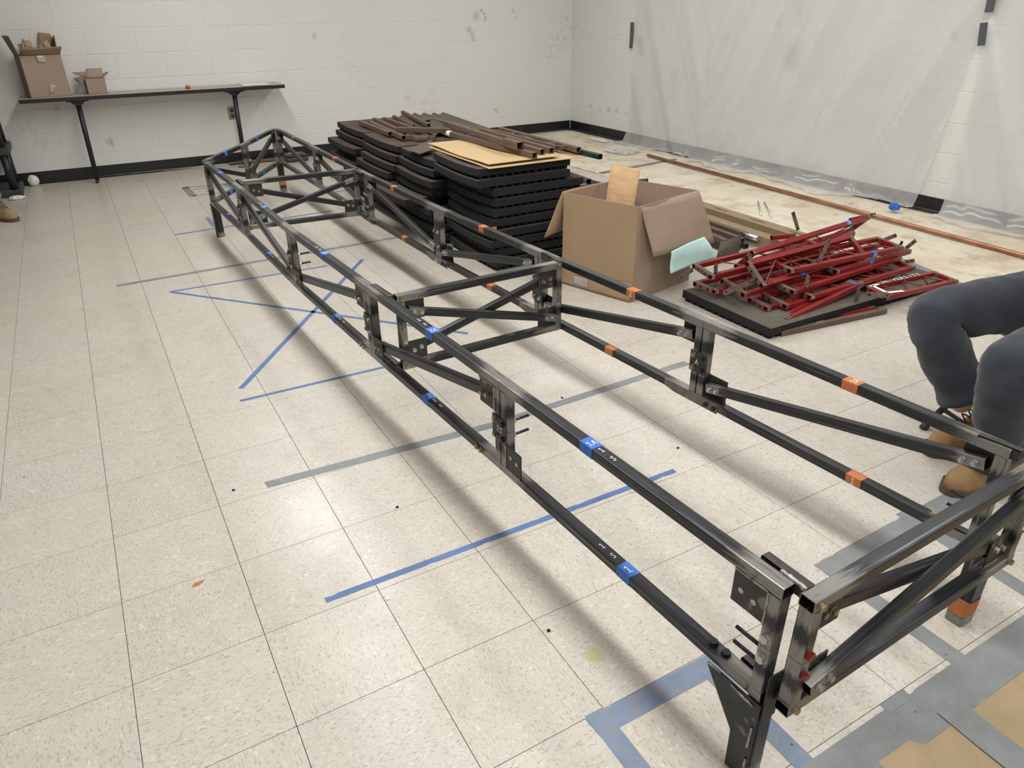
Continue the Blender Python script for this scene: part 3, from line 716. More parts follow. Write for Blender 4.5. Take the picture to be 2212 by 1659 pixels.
# cross frames -----------------------------------------------------
def cross_frame(xl, xr, yf, yr, second='F', front_style=True, marks=None):
    """upright rectangle across the frame, front face at y=yf (left) .. yr (right)"""
    A3, B3 = V((xl, yf, 0)), V((xr, yr, 0)); d = (B3-A3).normalized(); Ln = (B3-A3).length; n = V((-d.y, d.x, 0))
    for zt, nm in ((ZT, 'cross_chord'), (ZB, 'cross_chord')):
        c = A3+n*(CW/2)+V((0, 0, zt-CH/2)); tube(nm, c, c+d*Ln, CW, CH, 'steel', fr, b0=0.14, b1=0.14, wall=0.0028)
    post(A3+d*0.003, n, d, ZB, ZT-CH, 1); post(B3-d*0.003, n, d, ZB, ZT-CH, -1)
    cor = {}
    for e in (0, 1):
        for lv in ('t', 'b'):
            O = (A3+d*(PW+.004) if e == 0 else B3-d*(PW+.004))+V((0, 0, ZT-CH if lv == 't' else ZB)); sx = 1 if e == 0 else -1; sz = -1 if lv == 't' else 1
            Op = O+n*(CW*0.5)
            p = gusset(Op, d, -n, sx, sz, inset=0.0016)[0]
            weld_line(Op-n*0.002, Op+d*sx*0.076-n*0.002, p)
            cor[(e, lv)] = Op+d*sx*0.034+V((0, 0, sz*0.040))
    for (a, b, s) in (((0, 't'), (1, 'b'), -1 if second == 'F' else 1), ((0, 'b'), (1, 't'), 1 if second == 'F' else -1)):
        P, Q = cor[a], cor[b]; ax = (Q-P).normalized(); sh = n*s*(0.0016+0.0135)
        tube('diagonal_brace', P-ax*0.03+sh, Q+ax*0.03+sh, 0.0250, 0.0290, 'steel', fr, b0=0.07, b1=0.07)
        for C0, q in ((P, 1), (Q, -1)):
            for k in (-0.010, 0.020):
                if s < 0: bolt(C0+ax*q*k-n*(0.0016+0.0262), -n, 'zinc', fr)
                else: bolt(C0+ax*q*k-n*0.0018, -n, 'brass' if C0.z > 0.35 else 'zinc', fr)
    for P in (A3+d*0.017, B3-d*0.017):
        for z in (ZT-0.014, ZB-0.013, 0.335, 0.385): bolt(V((P.x, P.y, z)), -n, 'brass' if z != 0.335 else 'zinc', fr, r=0.0076)
    return A3, B3, d, n
cross_frame(1.020, 1.722, 1.083, 1.100, 'F')
cross_frame(0.955, 1.640, 3.305, 3.262, 'N')
e_ = cross_frame(1.083, 1.868, -0.630, -0.604, 'N')
for z in (0.335, 0.385): bolt((1.096, -0.6315, z), (0, -1, 0), 'redbolt', fr, r=0.0090)
# angle clips joining the cross frames to the side trusses
def clip(x0, y0, x1, y1, z, h=0.027):
    A3, B3 = V((x0, y0, z)), V((x1, y1, z)); d = (B3-A3); Ln = d.length; m = frame_from(A3, d)
    bm = bmesh.new(); bm_box(bm, 0, -0.0016, -h/2, Ln, 0.0016, h/2); bm_box(bm, 0, -0.020, h/2-0.003, Ln, 0.0016, h/2)
    return mesh_obj('angle_clip', bm, 'plate', fr, m)
for z in (ZT-CH/2+0.002, ZB-CH/2+0.002):
    clip(1.0, 1.24, 1.012, 1.09, z); clip(1.700, 1.10, 1.708, 1.24, z); clip(0.928, 3.20, 0.930, 3.36, z); clip(1.622, 3.26, 1.624, 3.12, z)
    clip(1.096, -0.60, 1.094, -0.50, z); clip(1.846, -0.55, 1.834, -0.46, z); clip(0.885, 4.10, 0.885, 4.02, z)
weld_line((1.0945, -0.545, ZT), (1.096, -0.60, ZT), fr, 0.005, 12)
weld_line((1.0485, 0.344, ZT), (1.018, 0.345, ZT), fr, 0.0014, 5); weld_line((1.772, 0.373, ZT), (1.803, 0.374, ZT), fr, 0.0014, 5)
# extra long threaded bolts standing out at the two near corners
for z in (0.300, 0.338):
    rod('threaded_rod', (1.078, -0.556, z), (1.074, -0.490, z), 0.0042, 'blackbolt', fr); rod('nut', (1.077, -0.556, z), (1.0765, -0.549, z), 0.0085, 'zinc', fr, 6)
    rod('threaded_rod', (1.852, -0.508, z), (1.845, -0.440, z), 0.0042, 'blackbolt', fr); rod('nut', (1.852, -0.509, z), (1.8515, -0.502, z), 0.0085, 'zinc', fr, 6)
for (x, y) in ((1.062, -0.566),):
    for z in (0.333, 0.384): bolt((x, y, z), (-1, -0.05, 0), 'zinc', fr, r=0.0098)
for y in (-0.445, -0.478):
    bolt((on_line(LEFT, y)+0.016, y, ZB), (0, 0, 1), 'blackbolt', fr, r=0.0095)
for y in (-0.42, -0.46): bolt((on_line(RIGHT, y)+0.016, y, ZB), (0, 0, 1), 'brass', fr, r=0.009)
for y in (0.45, 0.475): bolt((on_line(LEFT, y), y, 0.237), (-1, -.05, 0), 'brass', fr)
for y in (1.325, 1.350): bolt((on_line(LEFT, y), y, 0.237), (-1, -.05, 0), 'zinc', fr)
# legs ---------------------------------------------------------------
def leg(x0, y0, x1, y1, ztop=ZB-CH, mat='steel'):
    c = ((x0+x1)/2, (y0+y1)/2)
    return tube('leg', (c[0], c[1], 0.0), (c[0], c[1], ztop), x1-x0, y1-y0, mat, fr, up=(0, 1, 0), b0=0.04, b1=0.0, wall=0.003, r=0.006)
leg(1.064, -0.587, 1.106, -0.549)
lg = box('leg_strap', 1.066, -0.5895, 0.18, 1.104, -0.5865, 0.300, 'plate', fr)
# plate on the outer face of the near-left leg
mw = plane_frame((1.0605, -0.587, 0), V((-0.05, 1, 0)), V((0, 0, 1)))
if mw.col[2].xyz.x > 0: mw = mw @ T(0, 0, -0.0035)
WLX = 0.0022
lp = poly_plate('leg_gusset', [(0.0, 0.0), (0.050, 0.0), (0.052, 0.102), (0.131, 0.2145), (0.131, 0.2215), (0.0, 0.2235)], 0.0035, 'plate', fr, mw)
weld_line((1.0555, -0.580, 0.10), (1.0555, -0.581, 0.16), lp, 0.003, 8); weld_line((1.0555, -0.582, 0.03), (1.0555, -0.582, 0.07), lp, 0.003, 8)
weld_line((1.0540, -0.575, 0.214), (1.0515, -0.520, 0.219), lp, 0.0026, 8); weld_line((1.0530, -0.49, 0.2215), (1.0500, -0.457, 0.2215), lp, 0.0028, 6)
leg(1.830, -0.568, 1.884, -0.524)
leg(0.862, 4.064, 0.906, 4.106)
mw = plane_frame((0.8575, 4.066, 0), V((-0.03, 1, 0)), V((0, 0, 1)))
poly_plate('leg_gusset', [(0.0, 0.0), (0.045, 0.0), (0.045, 0.10), (0.06, 0.2235), (-0.0, 0.2235)], 0.003, 'plate', fr, mw)
leg(1.578, 5.200, 1.626, 5.248)
def leg_band(cx, cy, w_, d_, z0, z1):
    bm = bmesh.new(); out = rrect(w_+0.002, d_+0.002, 0.007); n = len(out)
    A = [bm.verts.new((a, b, z0+0.003*math.sin(i))) for i, (a, b) in enumerate(out)]; B = [bm.verts.new((a, b, z1+0.003*math.cos(i))) for i, (a, b) in enumerate(out)]
    for i in range(n): bm.faces.new((A[i], A[(i+1) % n], B[(i+1) % n], B[i]))
    o = mesh_obj('tape_band', bm, 'orangetape', fr, T(cx, cy, 0)); o['label'] = 'orange masking tape band'
leg_band(1.857, -0.546, 0.054, 0.044, 0.032, 0.080); leg_band(1.602, 5.224, 0.048, 0.048, 0.055, 0.105)
box('corner_plate', 1.60, 5.20, 0.30, 1.604, 5.235, 0.50, 'weld', fr)

# ------------------------------------------------------------------ tape on the floor
def strip(label, pts_w, mat, width=None, name='floor_tape', cat='tape', z=0.0, rag=0.35, group=None, th=0.0004):
    """a strip of tape along a polyline [(x,y)...], with slightly ragged edges and torn ends"""
    P = [V((x, y, 0)) for x, y in pts_w]; Ln = sum((b-a).length for a, b in zip(P, P[1:]))
    n = max(3, int(Ln/0.02)); bm = bmesh.new(); rows = []
    org = P[0].copy()
    for i in range(n+1):
        s = Ln*i/n; k = 0; a = s
        while k < len(P)-2 and a > (P[k+1]-P[k]).length: a -= (P[k+1]-P[k]).length; k += 1
        d = (P[k+1]-P[k]).normalized(); q = P[k]+d*a; nn_ = V((-d.y, d.x, 0))
        jl, jr = (rnd.random() < 0.06)*rnd.uniform(0, min(width, .022)*rag*.6), (rnd.random() < 0.06)*rnd.uniform(0, min(width, .022)*rag*.6)
        e = rnd.uniform(-0.2, 0.2)*min(width, .03) if i in (0, n) else 0
        rows.append((q+nn_*(width/2-jl)-org+d*e, q-nn_*(width/2-jr)-org))
    up = [[bm.verts.new(v+V((0, 0, th))) for v in r_] for r_ in rows]
    lo = [[bm.verts.new(v) for v in r_] for r_ in rows]
    for i in range(n):
        bm.faces.new((up[i][1], up[i+1][1], up[i+1][0], up[i][0])); bm.faces.new((lo[i][0], up[i][0], up[i+1][0], lo[i+1][0])); bm.faces.new((up[i][1], lo[i][1], lo[i+1][1], up[i+1][1]))
    bm.faces.new((lo[0][0], lo[0][1], up[0][1], up[0][0])); bm.faces.new((up[n][0], up[n][1], lo[n][1], lo[n][0]))
    o = mesh_obj(name, bm, mat, None, T(org.x, org.y, z)); return tag(o, label, cat, group)
G1 = 'tape strips stuck on the floor'
S = strip
S('bright blue masking tape line on the floor, nearest long blue line to the viewer', [(0.473, 0.341), (1.677, 0.329)], 'ftblue', 0.022, group=G1)
S('wide grey tape line on the floor crossing under both trusses beyond the near blue line', [(0.462, 0.955), (1.29, 0.908), (1.90, 0.925), (2.28, 0.936)], 'ftgrey', 0.040, group=G1)
S('thin blue tape line ending at the left truss, second blue line from the viewer', [(0.506, 1.594), (1.55, 1.575)], 'ftblue', 0.020, group=G1)
S('diagonal blue tape line forming one stroke of the X on the floor', [(0.531, 1.704), (1.546, 3.080)], 'ftblue', 0.024, group=G1)
S('blue tape line from the sharp corner, back stroke of the V on the floor', [(0.428, 3.095), (1.32, 3.075)], 'ftblue', 0.020, group=G1)
S('blue tape line running toward the cross frame, front stroke of the V on the floor', [(0.436, 3.085), (1.595, 1.718)], 'ftblue', 0.022, group=G1)
S('dark grey tape line beyond the V of blue tape, reaching the right truss', [(0.180, 3.36), (1.99, 3.42)], 'ftgrey', 0.040, group=G1)
S('thin blue tape line under the far left leg of the truss', [(0.612, 4.303), (1.75, 4.36)], 'ftblue', 0.026, group=G1)
S('short slate tape piece beside the far left leg', [(0.885, 4.68), (0.888, 4.36)], 'ftslate', 0.032, group=G1)
S('dark grey tape forming the left side of the small box beyond the far left leg', [(0.895, 5.85), (0.905, 5.45)], 'ftgrey', 0.062, group=G1)
S('grey tape forming the far side of the small box beyond the far left leg', [(0.87, 5.84), (1.29, 5.80)], 'ftgrey', 0.035, group=G1)
S('grey tape forming the near side of the small box beyond the far left leg', [(0.90, 5.47), (1.30, 5.47)], 'ftgrey', 0.022, group=G1)
S('grey tape forming the right side of the small box beyond the far left leg', [(1.22, 5.80), (1.29, 5.45)], 'ftgrey', 0.055, group=G1)
S('thin blue tape stroke inside the small grey tape box', [(0.94, 5.74), (1.12, 5.70), (1.30, 5.72)], 'ftslate', 0.018, z=.0004, group=G1)
S('slanted blue tape stroke inside the small grey tape box', [(1.13, 5.72), (1.03, 5.58)], 'ftslate', 0.018, z=.0008, group=G1)
S('blue tape line behind the far cross frame', [(1.65, 4.95), (2.08, 4.97)], 'ftslate', 0.03, group=G1)
S('slate blue tape at the near corner, top side running right to the truss leg', [(0.867, -0.333), (1.255, -0.336)], 'ftslate', 0.056, rag=.5, group=G1)
S('slate blue tape at the near corner, side running toward the viewer', [(0.892, -0.30), (0.889, -0.95)], 'ftslate', 0.048, z=.0004, rag=.5, group=G1)
S('slate blue tape piece behind the near left leg running to the grey band', [(1.196, -0.34), (1.196, -0.640)], 'ftslate', 0.050, z=.0004, rag=.5, group=G1)
S('grey tape strip under the near cross frame, torn through along its middle', [(1.729, -0.26), (1.730, -0.625)], 'ftgrey', 0.052, z=.0004, rag=.6, group=G1)
S('wide grey tape strip beside the boots, passing under the right truss', [(1.70, -0.252), (2.42, -0.236)], 'ftgrey', 0.058, z=.0, group=G1)
S('grey tape strip right of the near right leg', [(2.128, -0.20), (2.105, -0.62)], 'ftgrey', 0.050, z=.0004, rag=.6, group=G1)
S('wide grey duct tape band edging the canvas sheet nearest the viewer', [(0.86, -0.650), (2.45, -0.650)], 'ftgrey', 0.052, z=.0008, group=G1)
S('second grey duct tape band overlapping the canvas edge nearest the viewer', [(0.86, -0.698), (2.45, -0.694)], 'ftgrey', 0.052, z=.0020, group=G1)
S('stub of grey duct tape jutting out of the near band', [(1.455, -0.624), (1.535, -0.624)], 'ftgrey', 0.026, z=.0014, group=G1)
S('grey tape edging the far canvas by the red pile', [(4.35, 1.45), (4.28, 1.15), (4.12, 0.60), (4.10, 0.2)], 'ftgrey', 0.10, z=.005, group=G1)
S('grey tape strip on the far canvas near the end of the copper pipe', [(4.30, 4.36), (5.33, 4.49)], 'ftgrey', 0.055, z=.0075, group=G1)
# small litter on the floor
def scrap(name, label, cat, x, y, pts, mat, z=0.0, h=0.002, group=None):
    bm = bmesh.new(); a = [bm.verts.new((p[0], p[1], 0)) for p in pts]; b = [bm.verts.new((p[0]*.96, p[1]*.96, h+(p[2] if len(p) > 2 else 0))) for p in pts]
    n = len(pts); bm.faces.new(b)
    for i in range(n): bm.faces.new((a[i], a[(i+1) % n], b[(i+1) % n], b[i]))
    bm.faces.new(a[::-1]); bmesh.ops.recalc_face_normals(bm, faces=bm.faces[:])
    return tag(mesh_obj(name, bm, mat, None, T(x, y, z)), label, cat, group)
scrap('tape_scrap', 'torn orange tape scrap on the open floor at lower left', 'tape', 0.187, 0.581, [(-.016, -.006), (.004, -.007), (.021, .008), (-.008, .006)], 'orangetape', h=0.0015)
scrap('cardboard_scrap', 'small brown torn paper scrap behind the near left leg', 'scrap', 1.165, -0.515, [(-.012, -.008), (.008, -.012), (.014, -.002), (.0, .014), (-.006, .010)], 'kraft', h=0.004, z=.0012)
scrap('paint_chip', 'white paint chip beside the near blue tape line', 'scrap', 0.62, 0.262, [(-.007, -.004), (.003, -.006), (.007, .002), (-.003, .006)], 'white', h=0.003)
scrap('orange_tape_flag', 'small orange tape flag standing on a mat edge of the nearest stack', 'tape', 2.135, 2.4365, [(-.022, -.002), (.018, -.002), (.016, .002), (-.020, .002)], 'orangetape', z=.2365, h=0.035)
for k, (x, y) in enumerate(((0.36, 0.98), (0.79, 0.62), (1.36, 1.93), (1.63, 0.95), (1.78, 0.43), (0.93, -0.05))):
    scrap('debris_crumb', ('tiny black crumb on the open tiles left of the truss', 'tiny black crumb between the grey tape and the near blue tape', 'tiny black crumb inside the truss beyond the middle cross frame', 'tiny black crumb inside the truss by the wide grey tape', 'tiny black crumb by the lower chord of the right truss', 'tiny black crumb by the yellow floor stain')[k], 'debris', x, y, [(-.005, -.003), (.004, -.004), (.005, .003), (-.003, .004)], 'hole', h=0.003, group='black crumbs on the floor')
# ------------------------------------------------------------------ rubber mats
def mat_mesh(wx, wy, top='dust', studs=True):
    bm = bmesh.new(); nx, ny = 8, 8; z0, z1 = 0.018, 0.0585
    def sag(x, y): return 0.011*(2*y/wy)**2
    prof = [(-wx/2, z0), (wx/2, z0), (wx/2, z1-.003), (wx/2-.003, z1), (-wx/2+.003, z1), (-wx/2, z1-.003)]; n = 10; R_ = []
    for j in range(n+1):
        y = -wy/2+wy*j/n; R_.append([bm.verts.new((x, y, z)) for x, z in prof])
    for j in range(n):
        for k in range(6):
            f = bm.faces.new((R_[j][k], R_[j+1][k], R_[j+1][(k+1) % 6], R_[j][(k+1) % 6])); f.material_index = 1 if k == 3 else 0
    bm.faces.new(R_[0]); bm.faces.new(R_[-1][::-1])
    p = 0.047; s = 0.011
    nxs, nys = int(wx/p), int(wy/p)
    for i in range(nxs):
        for j in range(nys):
            if i in (0, nxs-1) or j in (0, nys-1) or (i % 3 == 0 and j % 3 == 0):
                cx = -wx/2+p/2+(wx-p)*i/(nxs-1); cy = -wy/2+p/2+(wy-p)*j/(nys-1)
                cx = max(-wx/2+s+.003, min(wx/2-s-.003, cx)); cy = max(-wy/2+s+.003, min(wy/2-s-.003, cy))
                bm_box(bm, cx-s, cy-s, 0.0, cx+s, cy+s, z0)
    for v in bm.verts:
        if v.co.z > 0.001 or True: v.co.z += sag(v.co.x, v.co.y) if studs else 0
    bmesh.ops.recalc_face_normals(bm, faces=bm.faces[:])
    me = bpy.data.meshes.new('rubber_mat'); bm.normal_update(); bm.to_mesh(me); bm.free()
    me.materials.append(M['rubber']); me.materials.append(M[top]); return me
me_a = mat_mesh(0.61, 0.61); me_b = mat_mesh(0.74, 0.69)
ORD = ['topmost', 'second from the top', 'third from the top', 'fourth from the top', 'fifth from the top', 'sixth from the top', 'seventh from the top', 'third from the floor', 'second from the floor', 'lowest', 'lowest']
TH = 0.0585
STK = {'nearest': (2.372, 2.757, 10, me_a), 'second nearest': (2.385, 3.385, 9, me_a), 'third nearest': (2.460, 4.065, 9, me_b), 'rearmost': (2.485, 4.775, 9, me_b)}
OFF = {('nearest', 2): (.085, .0), ('nearest', 3): (.085, .0), ('nearest', 4): (.08, .0), ('nearest', 5): (.075, 0), ('nearest', 6): (.052, -.02), ('nearest', 0): (0, .02), ('nearest', 1): (-.012, .0),
       ('nearest', 7): (.05, -.02), ('nearest', 8): (.10, -.01), ('nearest', 9): (.07, -.02),
       ('second nearest', 1): (-.005, .03), ('second nearest', 2): (-.04, -.01), ('second nearest', 3): (-.03, .04), ('second nearest', 4): (-.19, .10), ('second nearest', 5): (-.06, .0), ('second nearest', 6): (-.02, .03),
       ('second nearest', 7): (-.03, .02), ('second nearest', 8): (.01, 0), ('third nearest', 1): (-.03, -.03), ('third nearest', 2): (-.06, -.05), ('third nearest', 3): (-.08, .02), ('third nearest', 4): (-.07, -.05), ('third nearest', 5): (-.09, .03),
       ('rearmost', 1): (-.03, .0), ('rearmost', 2): (-.10, .02), ('rearmost', 3): (-.03, .06), ('rearmost', 4): (-.09, .05)}
for nm, (cx, cy, n, me) in STK.items():
    for k in range(n):
        dx, dy = OFF.get((nm, k), (rnd.uniform(-.03, .02), rnd.uniform(-.012, .012)))
        o = bpy.data.objects.new('rubber_mat', me); COL.objects.link(o)
        ordw = ORD[k] if n == 10 else (ORD[k] if k < 6 else {6: 'third from the floor', 7: 'second from the floor', 8: 'lowest'}[k])
        place(o, None, T(cx+dx, cy+dy, (n-1-k)*TH) @ Matrix.Rotation(rnd.uniform(-.012, .012), 4, 'Z'))
        tag(o, 'thick black rubber floor mat, %s of the %s stack' % (ordw, nm), 'rubber mat', 'rubber mats in the big stacks')
ZM, ZF = 9*TH+.010, 10*TH+.010
# ------------------------------------------------------------------ things lying on the stacks
GR = 'rusty tubes lying on the mat stacks'
def loose_tube(P, Q, label, w_=0.034, mat='rusty', name='square_tube', group=GR, extra=None, up=(0, 0, 1)):
    P, Q = V(P), V(Q); m = frame_from(P, Q-P, V(up)); me = tube_mesh((Q-P).length, w_, w_, 0.003, 0, 0.05, 0.004)
    o = link_mesh(name, me, mat, None, m); return tag(o, label, 'steel tube', group)
h = 0.0175
loose_tube((2.22, 4.86, ZM+h), (2.205, 4.16, ZM+h), 'rusty square tube farthest left on the mat stacks, open end showing')
loose_tube((2.28, 4.80, ZM+h), (2.225, 3.94, ZM+h), 'rusty square tube second from the left on the mat stacks')
loose_tube((2.375, 4.95, ZM+h), (2.295, 3.98, ZM+h), 'rusty square tube third from the left, its rear end on the rearmost stack')
loose_tube((2.455, 4.93, ZM+h), (2.445, 4.15, ZM+h), 'rusty square tube fourth from the left on the mat stacks')
loose_tube((2.58, 5.03, ZM+h), (2.505, 4.42, ZM+h), 'short thin rusty tube with its rear end pointing at the wall', 0.026)
loose_tube((2.65, 5.00, ZM+h+.034), (2.52, 4.16, ZM+h+.036), 'grey-brown tube with drilled end lying on the other rusty tubes', 0.028)
loose_tube((2.70, 4.96, ZM+h), (2.66, 4.33, ZM+h), 'rusty tube with a triangular plate at its front end')
loose_tube((2.675, 4.40, ZM+h+.036), (2.70, 3.80, ZM+h+.036), 'rusty tube running on from the triangular plate')
poly = poly_plate('triangular_plate', [(0, 0), (.14, 0.02), (.10, .09), (.02, .10)], 0.004, 'rusty', None, T(2.585, 4.40, ZM+.056))
tag(poly, 'small rusty triangular plate lying on the tubes', 'steel plate', 'loose steel plates')
loose_tube((2.245, 4.11, ZM+h+.037), (2.715, 3.44, ZM+h+.062), 'rusty tube lying crosswise over the others')
loose_tube((2.245, 3.96, ZM+h), (2.42, 3.82, ZM+h), 'short rusty tube stub under the crosswise tube', 0.030)
loose_tube((2.27, 3.86, ZM+h), (2.36, 3.83, ZM+h), 'shortest rusty tube stub beside the grey board', 0.026)
tag(poly_plate('dark_board', [(2.06-2.06, 0), (0.012, -0.20), (0.15, -0.13), (0.26, 0.17)], 0.006, 'olive', None, T(2.06, 3.50, ZM+0.012) @ Matrix.Rotation(-.06, 4, 'Y')), 'dark grey thin board tilted on the stack left of the hardboard sheets', 'board', 'loose steel plates')
# hardboard sheets on the nearest stack
for k, (x0, y0, x1, y1, lab) in enumerate(((2.115, 2.44, 2.775, 3.26, 'tan hardboard sheet, lower of the two on the nearest mat stack'), (2.13, 2.475, 2.60, 3.30, 'tan hardboard sheet, upper and shorter of the two on the mats'))):
    bm = bmesh.new(); cx, cy = (x0+x1)/2, (y0+y1)/2; nx = 10
    g_ = [[bm.verts.new((x0-cx+(x1-x0)*i/nx, y0-cy+(y1-y0)*j/nx, 0.003*math.sin(j*.8+k)*(k+0.3)+0.004*(k+.3))) for j in range(nx+1)] for i in range(nx+1)]
    for i in range(nx):
        for j in range(nx): bm.faces.new((g_[i][j], g_[i+1][j], g_[i+1][j+1], g_[i][j+1]))
    bm.normal_update(); r_ = bmesh.ops.solidify(bm, geom=bm.faces[:], thickness=0.0032)
    tag(mesh_obj('hardboard_sheet', bm, 'mdf', None, T(cx, cy, ZF+0.004+k*0.009)), lab, 'board', 'hardboard sheets on the mats')
Z1 = ZF+0.022+0.017
loose_tube((2.36, 3.42, Z1), (2.43, 2.47, Z1), 'rusty tube with a white cap at its rear end on the hardboard')
cap = rod('end_cap', (2.357, 3.47, Z1), (2.3605, 3.42, Z1), 0.020, 'white'); tag(cap, 'white plastic cap on the rear end of a rusty tube', 'cap')
t9 = loose_tube((2.43, 3.66, Z1+.036), (2.40, 2.66, Z1+.034), 'long rusty tube marked 12L lying over the others on the nearest stack', 0.036)
t9b = loose_tube((2.405, 2.76, Z1+.038), (2.402, 2.585, Z1+.038), 'thicker short rusty tube sleeved over the end of the long marked tube', 0.046)
scrawl('lettering', '12L', plane_frame((2.3985, 3.03, Z1+.028), V((0.03, -1, 0)), V((0, 0, 1))), 0.018, 'yellowmark', t9)
loose_tube((2.50, 3.40, Z1), (2.525, 2.54, Z1), 'rusty tube in the middle of the nearest stack, between two others')
loose_tube((2.60, 3.45, Z1), (2.595, 2.55, Z1), 'rusty tube next to the small ladder truss on the nearest stack')
lt = empty('ladder_truss', (2.70, 2.95, ZF+.022), 'small rusty ladder truss at the right edge of the nearest stack', 'truss')
for nm, P, Q, w_ in (('chord', (2.735, 3.43, Z1), (2.74, 2.48, Z1), .032), ('chord', (2.665, 3.36, Z1), (2.68, 2.62, Z1), .022), ('rung', (2.665, 3.16, Z1), (2.722, 3.20, Z1), .024), ('rung', (2.672, 2.76, Z1), (2.724, 2.70, Z1), .024),
                      ('rung', (2.672, 2.60, Z1), (2.725, 2.60, Z1), .024), ('brace', (2.672, 2.80, Z1), (2.725, 3.12, Z1), .016)):
    tube(nm, P, Q, w_, w_, 'rusty', lt, b1=0.04 if nm == 'chord' else 0)
loose_tube((2.765, 2.95, ZF+.018), (2.79, 2.33, ZF+.018), 'dark green square tube poking out past the right edge of the stack', 0.030, 'green', group=None)
# angle irons
def angle_iron(P, Q, w_, roll, label):
    P, Q = V(P), V(Q); Ln = (Q-P).length; bm = bmesh.new()
    pr = [(0, 0), (w_, -w_*.62), (w_-.002, -w_*.62-.004), (0, -.0045), (-w_+.002, -w_*.62-.004), (-w_, -w_*.62)]
    a = [bm.verts.new((0, y, z)) for y, z in pr]; b = [bm.verts.new((Ln, y, z)) for y, z in pr]
    for k in range(6): bm.faces.new((a[k], a[(k+1) % 6], b[(k+1) % 6], b[k]))
    bm.faces.new((a[0], a[1], a[2], a[3])); bm.faces.new((a[0], a[3], a[4], a[5])); bm.faces.new((b[0], b[1], b[2], b[3])); bm.faces.new((b[0], b[3], b[4], b[5]))
    bmesh.ops.recalc_face_normals(bm, faces=bm.faces[:])
    tag(mesh_obj('angle_iron', bm, 'olive', None, frame_from(P, Q-P)), label, 'angle iron', 'angle irons on the rear stacks')
AL = ['olive-grey angle iron, leftmost of the long row on the rear stacks', 'second olive-grey angle iron from the left on the rear stacks', 'middle olive-grey angle iron on the rear stacks',
      'fourth olive-grey angle iron from the left on the rear stacks', 'rightmost olive-grey angle iron of the row, nearest the room corner']
for k, (a, b, z) in enumerate((((2.66, 4.98), (2.56, 3.98), .052), ((2.70, 4.86), (2.61, 3.88), .060), ((2.745, 4.76), (2.655, 3.78), .068), ((2.79, 4.66), (2.70, 3.68), .076), ((2.835, 4.58), (2.745, 3.56), .084))):
    angle_iron((a[0], a[1], ZM+z), (b[0], b[1], ZM+z*.97), 0.072, 0, AL[k])
# dark steel offcuts on the floor behind the nearest stack
for k, (P, Q, w_, lab) in enumerate((((3.60, 3.95, .02), (3.55, 3.10, .02), .036, 'dark square tube on the floor behind the cardboard box'), ((3.72, 4.2, .12), (3.50, 3.42, .19), .040, 'dark square tube with open end propped on the offcut pile'),
        ((3.95, 4.3, .02), (4.02, 3.42, .02), .034, 'dark tube at the far edge of the offcut pile'), ((3.40, 3.62, .06), (4.05, 3.50, .10), .030, 'dark tube lying across the offcut pile'), ((3.62, 3.95, .02), (4.02, 3.35, .15), .034, 'dark tube leaning over the offcut pile'),
        ((3.38, 3.75, .02), (3.72, 3.22, .15), .032, 'dark tube at the near side of the offcut pile'))):
    loose_tube(P, Q, lab, w_, 'darksteel', group='dark steel offcuts behind the stacks')
tag(poly_plate('rusty_scrap', [(0, 0), (.22, .02), (.20, .12), (.02, .10)], .03, 'rusty', None, T(2.12, 5.55, .0)), 'flat rusty scrap on the floor between the rearmost stack and the wall', 'scrap')

# ------------------------------------------------------------------ large open carton
def face_panel(name, A, B, z0, z1, mat, parent, th=0.005, splay=(0, 0)):
    A, B = V(A), V(B); d = B-A; Ln = d.length
    mw = plane_frame((A.x, A.y, z0), d, V((0, 0, 1)))
    return poly_plate(name, [(0, 0), (Ln, 0), (Ln, z1-z0), (0, z1-z0)], th, mat, parent, mw)
bL, bF, bR = V((2.384, 2.091, 0)), V((2.528, 1.637, 0)), V((3.015, 1.747, 0)); bB = bL+bR-bF
cb = empty('cardboard_box', (2.70, 1.92, 0), 'large open brown cardboard box on the floor with a plywood offcut standing in it', 'box')
HB = 0.505
face_panel('side_panel', bL, bF, 0, HB, 'cardboard', cb); face_panel('side_panel', bF, bR, 0, HB, 'boxpink', cb)
face_panel('side_panel', bR, bB, 0, HB, 'cardin', cb); face_panel('side_panel', bB, bL, 0, HB, 'cardin', cb)
bx = (bR-bF).normalized(); by = (bL-bF).normalized(); no = V((bx.y, -bx.x, 0))      # no = outward normal of the F-R side
mw = plane_frame((bF.x, bF.y, 0.003), bx, by); poly_plate('bottom_panel', [(0, 0), (.499, 0), (.499, .476), (0, .476)], .004, 'cardin', cb, mw)
def sheet(name, corners, mat, parent, th=0.004, n=8, wav=0.003, seed=0.0, label=None):
    """bent rectangular sheet through four corners (a, b, c, d counter-clockwise)"""
    a, b, c, d = [V(p) for p in corners]; O = a.copy(); bm = bmesh.new(); nr = (b-a).cross(d-a).normalized(); G = []
    for i in range(n+1):
        row = []
        for j in range(n+1):
            u, v = i/n, j/n; p = a*(1-u)*(1-v)+b*u*(1-v)+c*u*v+d*(1-u)*v
            row.append(bm.verts.new(p-O+nr*wav*(math.sin(5*u+seed)+math.sin(4*v+2*u+seed*2))))
        G.append(row)
    for i in range(n):
        for j in range(n): bm.faces.new((G[i][j], G[i+1][j], G[i+1][j+1], G[i][j+1]))
    bm.normal_update(); bmesh.ops.solidify(bm, geom=bm.faces[:], thickness=th)
    o = mesh_obj(name, bm, mat, parent, Matrix.Translation(O), True); 
    if label: o['label'] = label
    return o
up = V((0, 0, 1))
sheet('flap', [bF+bx*.012+up*HB+no*.004, bF+bx*.495+up*HB+no*.004, bF+bx*.585+up*.215+no*.085, bF+bx*.055+up*.250+no*.070], 'cardin', cb, 0.005, 8, .004, .5)
